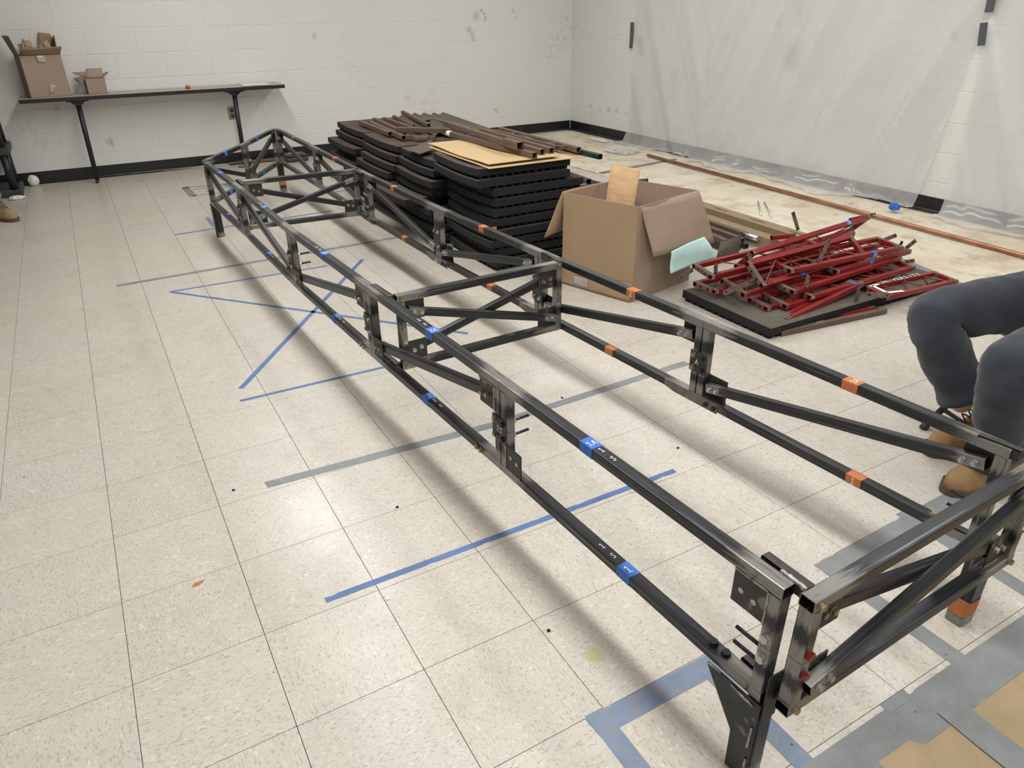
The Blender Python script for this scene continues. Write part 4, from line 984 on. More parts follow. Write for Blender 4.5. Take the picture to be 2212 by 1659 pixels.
sheet('flap', [bB+up*HB+by*.004, bL+up*HB+by*.004-bx*.0, bL+up*.27+by*.045-bx*.100, bB+up*.29+by*.10], 'cardboard', cb, 0.005, 6, .004, 1.2)
sheet('bottom_flap', [bL-bx*.006+up*.085, bF-bx*.006+up*.10, bF-bx*.022+up*.003, bL-bx*.022+up*.003], 'cardboard', cb, 0.003, 6, .001, .9)
for (a, z, wd, hh) in ((.22, .46, .13, .045), (.20, .015, .10, .05)):
    q = plane_frame(bL-by*a+up*(z)-bx*(.001 if z > .3 else .0235), by, up)
    sheet('packing_tape', [q @ V((0, 0, 0)), q @ V((wd, 0, 0)), q @ V((wd, hh, 0)), q @ V((0, hh, 0))], 'cleartape', cb, .0004, 6, .0012, z)
q = plane_frame(bL-by*.17+up*.10-bx*.0008, by, up)
sheet('packing_tape', [q @ V((-.13, 0, 0)), q @ V((0, 0, 0)), q @ V((0, .34, 0)), q @ V((-.13, .34, 0))], 'cardboard', cb, .0004, 4, .0006, .3)
bd = V((.39, -.92, 0)).normalized()
p0 = V((2.555, 2.02, .02)); p1 = V((2.690, 2.095, .615))
ply = sheet('plywood_offcut', [p0, p0+bd*.175, p1+bd*.175, p1], 'ply', None, .012, 4, .0004); tag(ply, 'worn plywood offcut standing in the large cardboard box', 'board')
q0 = bF+bx*.16+no*.092
pp = sheet('aqua_paper', [q0+up*.145+no*.02, q0+bx*.40+up*.145+no*.035, q0+bx*.31+up*.275, q0+bx*.0+up*.262], 'aqua', None, .0006, 12, .007, 1.9)
tag(pp, 'pale aqua paper sheet hanging from under the big box flap', 'paper')

# ------------------------------------------------------------------ planks and tubes behind the box
def plank(x0, y0, x1, y1, wd, z0, z1, label, slots=()):
    P, Q = V((x0, y0, 0)), V((x1, y1, 0)); Ln = (Q-P).length; bm = bmesh.new(); bm_box(bm, 0, -wd/2, 0, Ln, wd/2, z1-z0, .002)
    m = frame_from(V((x0, y0, z0)), Q-P); o = mesh_obj('wooden_plank', bm, 'timber', None, m); tag(o, label, 'plank', 'long tan planks on the floor')
    for s in slots:
        bm = bmesh.new(); k = 14; L_ = .16
        vs = [bm.verts.new((L_/2*math.cos(2*PI*i/k), .008*math.sin(2*PI*i/k), .0004)) for i in range(k)]; bm.faces.new(vs)
        mesh_obj('slot', bm, 'timberslot', o, m @ T(s, .0, z1-z0))
plank(4.05, 3.55, 4.00, 1.55, .105, .055, .095, 'tan plank with dark slots, topmost and rightmost of the planks behind the box', (.62, 1.0, 1.36, 1.70))
plank(4.00, 3.50, 3.95, 1.60, .13, .0275, .055, 'tan plank under the slotted plank'); plank(4.03, 3.50, 3.985, 1.60, .13, 0, .0275, 'tan plank lowest of the planks behind the box')
plank(3.885, 3.40, 3.84, 1.88, .055, 0, .075, 'narrow tan plank standing on edge left of the others')
G2 = 'tubes on the floor behind the box'
loose_tube((3.83, 3.2, .055), (3.80, 2.10, .055), 'brown tube ending in a bright threaded stub beside the planks', .04, group=G2)
st = rod('threaded_stub', (3.80, 2.10, .060), (3.797, 1.97, .060), .017, 'alu'); tag(st, 'bright threaded steel stub in the end of a brown tube', 'steel rod')
loose_tube((3.75, 3.1, .056), (3.695, 2.00, .056), 'brown square tube with open end, upper right of the bundle by the box', .035, group=G2)
loose_tube((3.69, 3.0, .056), (3.58, 2.03, .056), 'brown square tube with open end, upper left of the bundle by the box', .038, group=G2)
loose_tube((3.755, 3.0, .018), (3.725, 1.99, .018), 'dark tube under the right end of the bundle', .034, 'darksteel', group=G2)
loose_tube((3.68, 3.0, .018), (3.655, 1.99, .018), 'dark tube in the middle under the bundle', .034, 'darksteel', group=G2)
loose_tube((3.62, 2.9, .018), (3.57, 2.02, .018), 'dark tube under the left end of the bundle', .034, 'darksteel', group=G2)
tag(sheet('steel_plate', [(3.33, 1.86, .0), (3.56, 1.90, .0), (3.60, 1.925, .125), (3.385, 1.885, .125)], 'olive', None, .004, 2, 0), 'dark grey steel plate propped upright beside the cardboard box', 'steel plate', 'loose steel plates')
tag(sheet('steel_plate', [(3.40, 2.06, .0), (3.50, 2.08, .0), (3.47, 2.30, .20), (3.40, 2.24, .20)], 'darksteel', None, .004, 2, 0), 'narrow grey steel plate leaning behind the box corner', 'steel plate', 'loose steel plates')
for k, (P, Q, lab) in enumerate((((4.694, 2.807, .010), (4.398, 2.50, .010), 'bright short steel rod, left one of two on the canvas'), ((4.715, 2.763, .010), (4.417, 2.413, .010), 'bright short steel rod, right one of two on the canvas'))):
    tag(rod('steel_rod', P, Q, .006, 'alu'), lab, 'steel rod', 'bright rods on the canvas')

# ------------------------------------------------------------------ canvas sheets, pipe
from mathutils import noise as mn
def cloth(name, x0, y0, x1, y1, nx, ny, mat, label, cat, amp=0.006, z=0.001, edge=0.02, skew=0.0):
    cx, cy = (x0+x1)/2, (y0+y1)/2; bm = bmesh.new(); G = []
    for i in range(nx+1):
        row = []
        for j in range(ny+1):
            u, v = i/nx, j/ny; x = x0+(x1-x0)*u; y = y0+(y1-y0)*v
            e = mn.noise(V((x*3, y*3, 1.3)))
            if i == 0: x += e*edge+skew*v
            if j == ny or j == 0: y += e*edge
            hgt = max(0, mn.noise(V((x*2.2, y*2.2, 0)))*.6+abs(mn.noise(V((x*5+y*2, y*4, 5))))*.7)*amp*2
            row.append(bm.verts.new((x-cx, y-cy, z+hgt)))
        G.append(row)
    for i in range(nx):
        for j in range(ny): bm.faces.new((G[i][j], G[i+1][j], G[i+1][j+1], G[i][j+1]))
    o = mesh_obj(name, bm, mat, None, T(cx, cy, 0), True); return tag(o, label, cat)
cloth('canvas_sheet', 4.27, -0.6, 5.50, 6.60, 26, 120, 'canvas', 'stained cream canvas drop cloth spread along the foot of the right wall', 'drop cloth', .0035, .0012)
cloth('canvas_sheet', 1.10, -1.9, 3.0, -0.700, 60, 36, 'canvas_near', 'brown stained canvas drop cloth at the corner nearest the viewer', 'drop cloth', .004, .0012, .006)
bm = bmesh.new(); G_ = []
tp_ = strip('crumpled silver duct tape running over the near canvas', [(1.582, -0.690), (1.578, -0.80), (1.590, -1.30)], 'ftgrey', 0.076, z=.0045, group=G1)
bm = bmesh.new(); cyl_bm(bm, (0, 0, 0), (4.95, 0, 0), .0145, 20); 
pi_ = mesh_obj('copper_pipe', bm, 'copper', None, frame_from(V((5.165, 4.73, .024)), V((4.92, -.2, .024))-V((5.165, 4.73, .024))), False); tag(pi_, 'long copper pipe lying along the canvas by the sheeted wall', 'pipe')
# ------------------------------------------------------------------ plastic sheeting on the right wall
def curtain(name, ya, yb, left, right, label, seed, nu=150, nv=80, top=2.6):
    """hangs from z=top; left/right give y of the side edges as functions of height; spreads onto the floor"""
    bm = bmesh.new(); G = []
    for i in range(nu+1):
        u = i/nu; col = []
        for j in range(nv+1):
            v = j/nv; Lt = top+0.30; s = v*Lt       # arc length from the top
            yl, yr = left(max(0, top-s)), right(max(0, top-s)); y = yl+(yr-yl)*u
            zz = top-s
            k1 = (y*2.4+zz*1.05*math.copysign(1, ya-y-1.2))
            fold = 0.5+0.5*math.sin(k1*5.1+seed+1.7*mn.noise(V((y*.9, zz*.6, seed))))
            fold2 = mn.noise(V((y*6+zz*2.2, zz*1.0, seed+3)))
            amp = (0.012+0.030*min(1, max(0, (1.8-zz)/1.8)))
            x = WX-0.012-amp*fold**2.2-0.018*abs(fold2)-0.022*max(0, 1-abs(mn.noise(V((k1*1.9, seed, 0))))*9)*min(1, amp*30)
            crease = mn.noise(V((y*9, zz*5, seed+9)))
            if zz < 0.10:
                t_ = min(1, (0.10-zz)/0.40); spread = (0.30*t_)*(0.55+0.45*mn.noise(V((y*1.8, seed, 0)))+0.25*math.sin(y*5))
                x -= max(0, spread)+0.02*crease*t_; z = max(0.012+0.030*abs(crease)*(t_ > .05)+0.02*abs(fold2)*t_, zz)
            else: z = zz; x -= 0.006*crease*(zz < .4)
            col.append(bm.verts.new((min(x, WX-0.006), y, z)))
        G.append(col)
    for i in range(nu):
        for j in range(nv): bm.faces.new((G[i][j], G[i][j+1], G[i+1][j+1], G[i+1][j]))
    cxy = T(WX-.1, (ya+yb)/2, 0); bmesh.ops.translate(bm, verts=bm.verts[:], vec=-V((WX-.1, (ya+yb)/2, 0)))
    o = mesh_obj(name, bm, 'plastic', None, cxy, True); return tag(o, label, 'plastic sheet', 'plastic sheeting taped to the right wall')
curtain('plastic_sheeting', 5.6, 1.95, lambda z: 5.595-0.03*math.sin(z*2), lambda z: 2.05-0.10*min(z, 1.3)+(.0 if z < 1.3 else -(z-1.3)*.2), 'wide clear plastic sheet taped over the right wall, left of the bare strip of wall', 0.7)
curtain('plastic_sheeting', 1.86, -1.2, lambda z: 1.875-0.03*(1.3-min(z, 1.3)), lambda z: -1.2, 'clear plastic sheet at the right edge, right of the bare strip of wall', 4.1, nu=110)
def wall_tape(y0, z0, y1, z1, w_, lab):
    a, b = V((0, y0, z0)), V((0, y1, z1)); d = (b-a).normalized(); n = V((0, -d.z, d.y)); x = WX-.056
    bm = bmesh.new(); o_ = (a+b)/2
    pts = [a-n*w_/2, a+n*w_/2, b+n*w_/2, b-n*w_/2]
    f0 = [bm.verts.new(p-o_+V((0, 0, 0))) for p in pts]; f1 = [bm.verts.new(p-o_+V((.006, 0, 0))) for p in pts]
    bm.faces.new(f0); bm.faces.new(f1[::-1])
    for i in range(4): bm.faces.new((f0[i], f1[i], f1[(i+1) % 4], f0[(i+1) % 4]))
    bmesh.ops.recalc_face_normals(bm, faces=bm.faces[:])
    tag(mesh_obj('duct_tape', bm, 'darktape', None, Matrix.Translation(V((x+.002 if y0 < 3 else WX-.03, o_.y, o_.z)))), lab, 'tape', 'dark tape pieces holding the sheeting')
wall_tape(5.605, 0.965, 5.610, 1.215, .050, 'dark tape strip holding the left edge of the plastic sheeting')
wall_tape(1.872, 1.125, 1.892, 1.262, .048, 'dark tape piece at the bare strip of wall, lower of two')
wall_tape(1.880, 1.322, 1.886, 1.47, .055, 'dark tape piece above the bare strip of wall, upper of two')
# crumpled pieces
def crumple(name, x, y, r, mat, label, cat, flat=0.5, seed=0, z=0.0, sx=1, amp=.5, f=14):
    bm = bmesh.new(); bmesh.ops.create_icosphere(bm, subdivisions=3, radius=r)
    for v in bm.verts:
        n_ = v.co.normalized(); d_ = 1+amp*mn.noise(n_*f*.15*8+V((seed, 0, 0)))+amp*.5*abs(mn.noise(n_*7+V((0, seed, 0))))
        v.co = V((v.co.x*d_*sx, v.co.y*d_, max(-r*flat*.9, v.co.z*flat*d_)))
    zmin = min(v.co.z for v in bm.verts); bmesh.ops.translate(bm, verts=bm.verts[:], vec=(0, 0, -zmin))
    return tag(mesh_obj(name, bm, mat, None, T(x, y, z)), label, cat)
crumple('tape_ball', 5.30, 2.06, .034, 'bluetape', 'crumpled ball of blue tape on the plastic by the bare strip of wall', 'tape', .8, 1, z=.02)
crumple('tape_ball', 5.43, 5.62, .016, 'bluetape', 'tiny blue tape ball by the left foot of the plastic sheeting', 'tape', .7, 2, z=.006)
crumple('plastic_bag', 5.12, 5.10, .15, 'plastic', 'crumpled clear plastic on the canvas near the room corner', 'plastic sheet', .16, 5, z=.006, amp=.7)
tag(box('paper_strip', 5.30, 5.66, .006, 5.36, 5.95, .022, 'white', bev=.003), 'white folded paper strip on the canvas near the right wall corner', 'paper')
# ------------------------------------------------------------------ rubber mat and red frames
me_r = mat_mesh(1.36, 0.60, 'dust2', False)
o = bpy.data.objects.new('rubber_mat', me_r); COL.objects.link(o); place(o, None, T(3.445, 1.215, 0) @ Matrix.Rotation(-.004, 4, 'Z'))
tag(o, 'grey-brown topped rubber mat lying on the floor under the pile of red frames', 'rubber mat')
RG = 'red welded frames piled on the mat'
def hole_dot(P, n, parent, r=.0055): ring_hole(P, n, r, parent)
def red_frame(label, P0, P1, W, bars=4, t=0.026, band_at=None, text=None, bare_end=True, btext=None, tabs=(), flat=0.026):
    """flat welded frame: near chord P0-P1, far chord offset by W, zigzag rods between"""
    P0, P1, W = V(P0), V(P1), V(W); ax = (P1-P0).normalized(); wn = W.normalized(); nrm = ax.cross(wn).normalized()
    if nrm.z < 0: nrm = -nrm
    g = bpy.data.objects.new('red_truss', None); COL.objects.link(g); g.empty_display_size = .05; place(g, None, Matrix.Translation((P0+P1)/2+W/2)); tag(g, label, 'steel frame', RG)
    c = -nrm*flat/2
    Ln = (P1-P0).length
    ch = []
    for off in (V((0, 0, 0)), W): 
        ch.append(tube('chord', P0+off+c, P1+off+c, t, flat, 'red', g, up=nrm, b0=.03, b1=.03))
    for q_, P in enumerate((P0+ax*t/2, P1-ax*t/2)):
        e0 = tube('end_bar', P+wn*t*.5+c, P+W-wn*t*.5+c, t, flat, 'rusty' if (q_ == 0 and len(label) % 3 != 0) else 'red', g, up=nrm, b0=.03, b1=.03)
    A = P0+c; 
    for k in range(2):
        hole_dot(P0+W*(.30+.38*k)-ax*.0004+c, -ax, g, .007); hole_dot(P1+W*(.30+.38*k)+ax*.0004+c, ax, g, .007)
        hole_dot(P0+ax*(.035+.03*k)+nrm*.0002, nrm, g, .0055); hole_dot(P1-ax*(.035+.03*k)+nrm*.0002, nrm, g, .0055)
    n = bars
    for k in range(n):
        a = P0+ax*(t+(Ln-2*t)*k/n)+(W if k % 2 else V((0, 0, 0)))+c; b = P0+ax*(t+(Ln-2*t)*(k+1)/n)+(V((0, 0, 0)) if k % 2 else W)+c
        rod('lattice_rod', a, b, .0035, 'red', g, 6)
    if band_at is not None:
        Pc = P0+ax*Ln*band_at+c; bm = bmesh.new(); out = rrect(t+.0014, flat+.0014, .003); m_ = len(out)
        Aa = [bm.verts.new((-.016, a, b)) for a, b in out]; Bb = [bm.verts.new((.016, a, b)) for a, b in out]
        for i in range(m_): bm.faces.new((Aa[i], Aa[(i+1) % m_], Bb[(i+1) % m_], Bb[i]))
        tb = mesh_obj('tape_band', bm, 'bluetape', g, frame_from(Pc, ax, nrm)); tb['label'] = 'blue masking tape band'
        if btext: scrawl('lettering', btext, plane_frame(Pc-wn*(t/2+.0012)-nrm*.008-ax*.010, ax, nrm), .016, 'marker', tb)
    if text: scrawl('lettering', text, plane_frame(P0+ax*.012-wn*(t/2+.0006)-nrm*flat*.78, ax, nrm), .015, 'marker', g)
    for (a, b, wd, th_) in tabs:
        a, b = V(a), V(b); d_ = b-a; m = frame_from(a, d_, V((0, -1, .6))); bm = bmesh.new(); bm_box(bm, 0, -wd/2, -.0015, d_.length, wd/2, .0015)
        tb = mesh_obj('flat_tab', bm, 'rustbar', g, m)
        for s in (.2, .7) if d_.length < .1 else (.08, .85, .93):
            p = m @ V((d_.length*s, 0, 0)); zn = m.col[2].xyz; ring_hole(p+zn*.0016, zn, .0055, tb)
    return g
red_frame('red frame marked 2 with its corner at the upper left of the pile', (2.768, 1.340, .195), (3.63, 1.36, .200), (.045, .165, .0), 6, text='2',
          tabs=(((2.80, 1.335, .185), (2.803, 1.345, .245), .024, 0), ((2.80, 1.50, .17), (2.66, 1.44, .165), .022, 0)))
red_frame('long red frame standing on edge and tilted up, blue tape marked 15', (3.10, 1.40, .245), (3.985, 1.375, .318), (.0, .095, -.10), 4, band_at=.80, btext='15',
          tabs=(((3.52, 1.46, .28), (3.50, 1.50, .375), .026, 0), ((3.08, 1.39, .24), (3.06, 1.34, .19), .026, 0)))
red_frame('red frame marked 4 at the left edge of the pile, lying flat on the mat', (2.80, 1.335, .112), (3.66, 1.35, .110), (-.002, .135, 0), 5, text='4')
red_frame('red frame low in the pile with bare brown corner near the left', (2.845, 1.185, .135), (3.70, 1.20, .138), (.050, .19, .004), 5, tabs=(((2.66+.02, 1.155, .175), (2.93, 1.20, .175), .026, 0),))
red_frame('red frame tipped on its side in the middle left of the pile', (2.935, 1.150, .172), (3.77, 1.185, .175), (.008, .115, .075), 4, band_at=.36)
red_frame('red frame marked 4 topmost near the centre of the pile, blue tape far right', (3.130, 1.165, .212), (3.965, 1.118, .210), (.030, .165, .004), 6, band_at=.73, text='4', btext='1N',
          tabs=(((3.42, 1.22, .215), (3.36, 1.18, .262), .024, 0), ((3.96, 1.25, .20), (4.10, 1.25, .215), .022, 0), ((3.34, 1.16, .213), (3.52, 1.25, .285), .024, 0)))
red_frame('red frame marked 8 with blue tape right of centre', (3.43, 1.120, .168), (4.08, 1.140, .166), (.0, .165, 0), 5, band_at=.45, text='8', btext='1', tabs=(((4.09, 1.17, .16), (4.15, 1.16, .20), .022, 0),))
red_frame('dark purplish red frame under the topmost ones', (3.05, 1.063, .148), (3.97, 1.120, .150), (.020, .165, 0), 5, tabs=(((3.13, 1.05, .152), (3.19, 1.09, .19), .022, 0),))
red_frame('red frame marked 91, longest near side of the pile, blue tape in its middle', (3.130, 1.022, .118), (3.975, 1.033, .120), (.030, .140, 0), 6, band_at=.40, text='91', btext='2', tabs=(((4.0, 1.10, .115), (4.06, 1.085, .118), .022, 0), ((3.99, 1.17, .12), (4.04, 1.17, .21), .018, 0)))
red_frame('bare brown cornered red frame low at the near side of the pile', (2.985, 1.040, .0935), (3.84, 1.05, .0935), (.02, .155, 0), 5, tabs=(((3.19, 1.035, .096), (3.28, 1.04, .096), .024, 0),))
red_frame('red frame marked 6, lowest at the near side of the pile', (2.905, 1.085, .084), (3.77, 1.09, .084), (.02, .120, 0), 4, text='6')
# red tubes sticking out behind
for P, Q, lab in (((3.744, 1.821, .112), (3.901, 1.783, .116), 'short red tube end on the planks behind the red pile'), ((3.70, 1.33, .225), (3.86, 1.36, .235), 'red stub in the top middle of the pile')):
    t_ = loose_tube(P, Q, lab, .028, 'red', group=RG)
box_t = box('flat_bar', 3.86, 1.40, .285, 4.09, 1.404, .312, 'rustbar'); tag(box_t, 'flat brown bar with a round hole sticking out right of the pile', 'steel bar', RG); ring_hole((4.075, 1.3995, .299), (0, -1, 0), .007, box_t, 'lighthole'); ring_hole((3.875, 1.3995, .299), (0, -1, 0), .006, box_t, 'hole')
# near, tapered red pieces lying on the tiles
def red_taper(label, P0, P1, Q0, Q1, h, bare=False, paint_bare_front=False, extra=None):
    g = bpy.data.objects.new('red_tapered_truss', None); COL.objects.link(g); place(g, None, Matrix.Translation((V(P0)+V(P1))/2)); tag(g, label, 'steel frame', 'red tapered frames in front of the mat')
    tube('chord', P0, P1, .026, h, 'rusty' if 'brown' in label else 'red', g, b0=.05, b1=.05); tube('chord', Q0, Q1, .024, h*.9, 'red', g, b0=.05, b1=.05)
    A, B, C_, D_ = V(P0), V(P1), V(Q1), V(Q0); zc = V((0, 0, 0.004))
    bm = bmesh.new(); O = A.copy(); vs = [bm.verts.new(p-O+zc) for p in (A, B, C_, D_)]; bm.faces.new(vs); bm.normal_update(); bmesh.ops.solidify(bm, geom=bm.faces[:], thickness=.003)
    mesh_obj('web_plate', bm, 'red', g, Matrix.Translation(O))
    for s in (.03, .07): hole_dot(A+(B-A)*s+V((0, 0, h/2+.0002)), (0, 0, 1), g)
    return g
a = red_taper('long red and brown tapered frame lying nearest the viewer on the tiles', (2.845, .928, .014), (3.515, .852, .014), (2.90, .962, .014), (3.50, .905, .014), .026)
sheet('masking_tape', [(3.07, .9085, .0295), (3.115, .9035, .0295), (3.113, .886, .0005), (3.068, .891, .0005)], 'cardin', a, .0008, 2, 0)
red_taper('red tapered frame with a white scratch, second nearest on the tiles', (2.850, .985, .016), (3.56, .945, .030), (2.90, 1.00, .014), (3.56, 1.00, .030), .028)
red_taper('red tapered frame with drilled ends resting on the mat edge', (2.915, .965, .048), (3.52, 1.015, .105), (2.95, 1.01, .045), (3.50, 1.06, .105), .030)
lg_ = box('flat_bar', 3.375, .935, .03, 3.40, .9395, .135, 'rustbar'); tag(lg_, 'upright brown bar with a small foot plate standing between the near red frames', 'steel bar', RG)
uf = red_frame('red frame lettered UNIVERSITY in white beside the seated person', (3.520, .875, .088), (4.080, .845, .078), (.03, .135, .0), 6, band_at=None, tabs=(((3.53, .86, .09), (3.42, .91, .10), .030, 0),))
scrawl('lettering', 'UNIVERSITY', plane_frame((3.655, .992, .0885), V((1, -.045, -.015)), V((.045, 1, 0))), .026, 'marker', uf, thick=.22, aspect=1.02, adv=1.22)
for P, Q in (((3.56, .90, .0895), (3.585, .995, .0895)), ((3.565, .995, .0895), (3.635, .995, .0895)), ((3.56, .89, .0895), (3.65, .865, .0895))):
    P, Q = V(P), V(Q); m = frame_from(P, Q-P); bm = bmesh.new(); bm_box(bm, 0, -.010, 0, (Q-P).length, .010, .001); mesh_obj('painted_mark', bm, 'marker', uf, m)
b_ = box('tape_band', 3.50, .875, .0885, 3.535, .905, .0895, 'bluetape', uf); b_['label'] = 'blue masking tape patch'
tag(box('flat_bar', 3.62, .74, .030, 3.74, .80, .034, 'rustbar', mw=None), 'flat brown bar on the tiles just left of the knee', 'steel bar', RG)

# ------------------------------------------------------------------ long narrow table against the back wall
tb = empty('narrow_table', (0.91, 6.56, 0), 'long narrow beige topped table with black edge and legs against the back wall', 'table')
TY0, TY1, TX0, TX1, TZ = 6.405, 6.740, -0.168, 2.020, 0.737
box('table_top', TX0, TY0+.004, TZ-.030, TX1, TY1, TZ, 'tabletop', tb, bev=.001)
box('edge_band', TX0-.002, TY0-.001, TZ-.031, TX1+.002, TY0+.005, TZ-.0005, 'blackmetal', tb); box('edge_band', TX1, TY0, TZ-.031, TX1+.004, TY1, TZ-.0005, 'blackmetal', tb)
for x in (0.255, 1.560):
    bm = bmesh.new(); bm_box(bm, -.085, -.02, -.012, .085, .26, 0); 
    vs = [bm.verts.new(p) for p in ((-.06, 0, -.012), (.06, 0, -.012), (.022, 0, -.045), (-.022, 0, -.045), (-.06, .03, -.012), (.06, .03, -.012), (.022, .03, -.045), (-.022, .03, -.045))]
    for q in ((0, 1, 2, 3), (7, 6, 5, 4), (0, 3, 7, 4), (1, 5, 6, 2), (3, 2, 6, 7)): bm.faces.new([vs[i] for i in q])
    mesh_obj('leg_bracket', bm, 'blackmetal', tb, T(x, 6.455, TZ-.031))
    bm = bmesh.new(); cyl_bm(bm, (0, 0, 0), (TZ-.075, 0, 0), .0195, 20, .0215)
    lg = mesh_obj('leg', bm, 'blackmetal', tb, frame_from(V((x-.012, 6.482, .022)), V((.012, 0, TZ-.075))))
    rod('caster', (x-.027, 6.478, .019), (x-.003, 6.478, .019), .019, 'blackmetal', tb, 14)
# big carton on the table
def open_box(label, cx, cy, z, w_, d_, h_, rot, mats, flaps, cat='box', name='cardboard_box', cut=False):
    g = empty(name, (cx, cy, z), label, cat, 'cardboard boxes on the table', rot); m0 = WORLD[g.name]
    def P(x, y, zz): return m0 @ V((x, y, zz))
    a, b = w_/2, d_/2; th = .004
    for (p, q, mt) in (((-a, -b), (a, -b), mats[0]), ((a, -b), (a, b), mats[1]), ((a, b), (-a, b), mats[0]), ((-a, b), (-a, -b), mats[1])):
        A, B = P(p[0], p[1], 0), P(q[0], q[1], 0); dv = (B-A); mw = plane_frame(A, dv, V((0, 0, 1)))
        poly_plate('side_panel', [(0, 0), (dv.length, 0), (dv.length, h_), (0, h_)], th, mt, g, mw @ T(0, 0, -th))
    mw = plane_frame(P(-a, -b, .001), m0.col[0].xyz, m0.col[1].xyz); poly_plate('bottom_panel', [(0, 0), (w_, 0), (w_, d_), (0, d_)], th, mats[0], g, mw)
    for corners, mt in flaps: sheet('flap', [P(*c) for c in corners], mt, g, .004, 4, .001)
    return g, P
W_, D_, H_ = .305, .210, .325
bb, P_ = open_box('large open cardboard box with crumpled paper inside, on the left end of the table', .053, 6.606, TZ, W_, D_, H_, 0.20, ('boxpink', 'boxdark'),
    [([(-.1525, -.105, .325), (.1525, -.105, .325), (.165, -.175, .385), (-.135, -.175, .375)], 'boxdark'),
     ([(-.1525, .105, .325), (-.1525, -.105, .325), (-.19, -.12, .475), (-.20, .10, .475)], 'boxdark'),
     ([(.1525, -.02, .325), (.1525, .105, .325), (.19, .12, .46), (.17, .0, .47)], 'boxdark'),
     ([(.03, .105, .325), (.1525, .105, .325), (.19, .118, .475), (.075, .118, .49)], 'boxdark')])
sheet('packing_tape', [P_(-.03, -.1110, .27), P_(.035, -.1110, .27), P_(.03, -.1110, .325), P_(-.035, -.1110, .325)], 'cleartape', bb, .0004, 4, .001)
sheet('packing_tape', [P_(-.01, -.1105, .03), P_(.02, -.1105, .03), P_(.055, -.1105, .09), P_(.015, -.1105, .10)], 'cleartape', bb, .0004, 4, .001)
for x, s, sd, lab in ((-.005, .055, 3, 'crumpled kraft paper poking out of the large table box, left one'), (.125, .050, 8, 'crumpled kraft paper poking out of the large table box, right one')):
    c_ = crumple('packing_paper', x, 6.60, s, 'kraft', lab, 'paper', 1.25, sd, z=TZ+.30, amp=.55); c_['group'] = 'paper in the large table box'
for x in (-.155, ):
    pass
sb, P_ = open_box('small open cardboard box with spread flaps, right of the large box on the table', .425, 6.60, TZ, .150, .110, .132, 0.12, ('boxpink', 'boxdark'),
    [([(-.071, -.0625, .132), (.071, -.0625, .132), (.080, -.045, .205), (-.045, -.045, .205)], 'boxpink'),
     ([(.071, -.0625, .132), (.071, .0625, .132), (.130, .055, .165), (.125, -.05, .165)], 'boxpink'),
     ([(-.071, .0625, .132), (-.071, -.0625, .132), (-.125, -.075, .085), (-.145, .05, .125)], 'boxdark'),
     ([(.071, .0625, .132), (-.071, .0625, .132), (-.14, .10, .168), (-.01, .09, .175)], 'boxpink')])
tag(sheet('paper_sheet', [(1.640, 6.430, TZ+.005), (1.905, 6.425, TZ+.005), (1.925, 6.69, TZ+.005), (1.655, 6.70, TZ+.005)], 'white', None, .0008, 6, .0006), 'white paper sheet lying on the right end of the table', 'paper')
crumple('orange_scrap', 1.175, 6.55, .022, 'orangetape', 'small crumpled orange scrap on the middle of the table', 'scrap', .7, 4, z=TZ)
# outlet
ol = empty('wall_outlet', (1.556, WY-.002, .475), 'grey metal duplex electrical outlet on the back wall by the right table leg', 'outlet')
box('cover_plate', 1.520, WY-.010, .418, 1.590, WY-.0005, .534, 'outletgrey', ol, bev=.002)
for z in (.450, .502):
    bm = bmesh.new(); cyl_bm(bm, (0, 0, 0), (0, -.004, 0), .0185, 20); sk = mesh_obj('socket', bm, 'greyplastic', ol, T(1.555, WY-.009, z))
# things against the wall foot
tag(rod('steel_tube_floor', (1.43, 6.66, .018), (2.02, 6.64, .018), .016, 'rusty'), 'thin brown tube on the floor along the back wall base', 'steel tube')
tag(rod('silver_strip', (.82, 6.715, .007), (1.62, 6.700, .007), .006, 'alu'), 'thin bright rod lying along the foot of the back wall', 'steel rod')
hc = empty('hard_case', (2.06, 6.55, 0), 'small dark hard case with orange top on the floor by the back wall', 'case')
bm = bmesh.new(); bm_box(bm, -.115, -.09, 0, .115, .09, .045, .016); mesh_obj('case_body', bm, 'greyplastic', hc, T(2.06, 6.55, 0))
bm = bmesh.new(); bm_box(bm, -.108, -.084, 0, .108, .084, .028, .013); mesh_obj('case_lid', bm, 'greyplastic', hc, T(2.06, 6.55, .046))
bm = bmesh.new(); bm_box(bm, -.07, -.04, 0, .05, .04, .004, .001); mesh_obj('lid_panel', bm, 'orangetape', hc, T(2.055, 6.55, .0742))
crumple('white_cap', -.255, 6.66, .045, 'white', 'white rounded plastic lump on the floor at the foot of the back wall', 'scrap', 1.1, 11, amp=.08)
crumple('paper_scrap', -.375, 6.14, .035, 'white', 'crumpled white paper scrap on the floor by the black shelf foot', 'paper', .45, 12, sx=1.5, amp=.4)
# shelf unit at the left edge
sh = empty('plastic_shelf', (-.80, 6.45, 0), 'black plastic shelving unit standing at the left edge by the back wall', 'shelf')
for z, hh in ((0, .06), (.335, .065), (.72, .06), (1.10, .06)):
    bm = bmesh.new(); bm_box(bm, -.47, -.21, 0, .47, .21, hh, .012); s_ = mesh_obj('shelf_board', bm, 'greyplastic', sh, T(-.80, 6.44, z))
for x in (-.385, -1.22):
    for y in (6.27, 6.60):
        for z0, z1 in ((.06, .335), (.40, .72), (.78, 1.10)):
            rod('post', (x, y, z0-.002), (x, y, z1+.002), .030, 'blackmetal', sh, 14)
    for z in (.045, .40): 
        pass

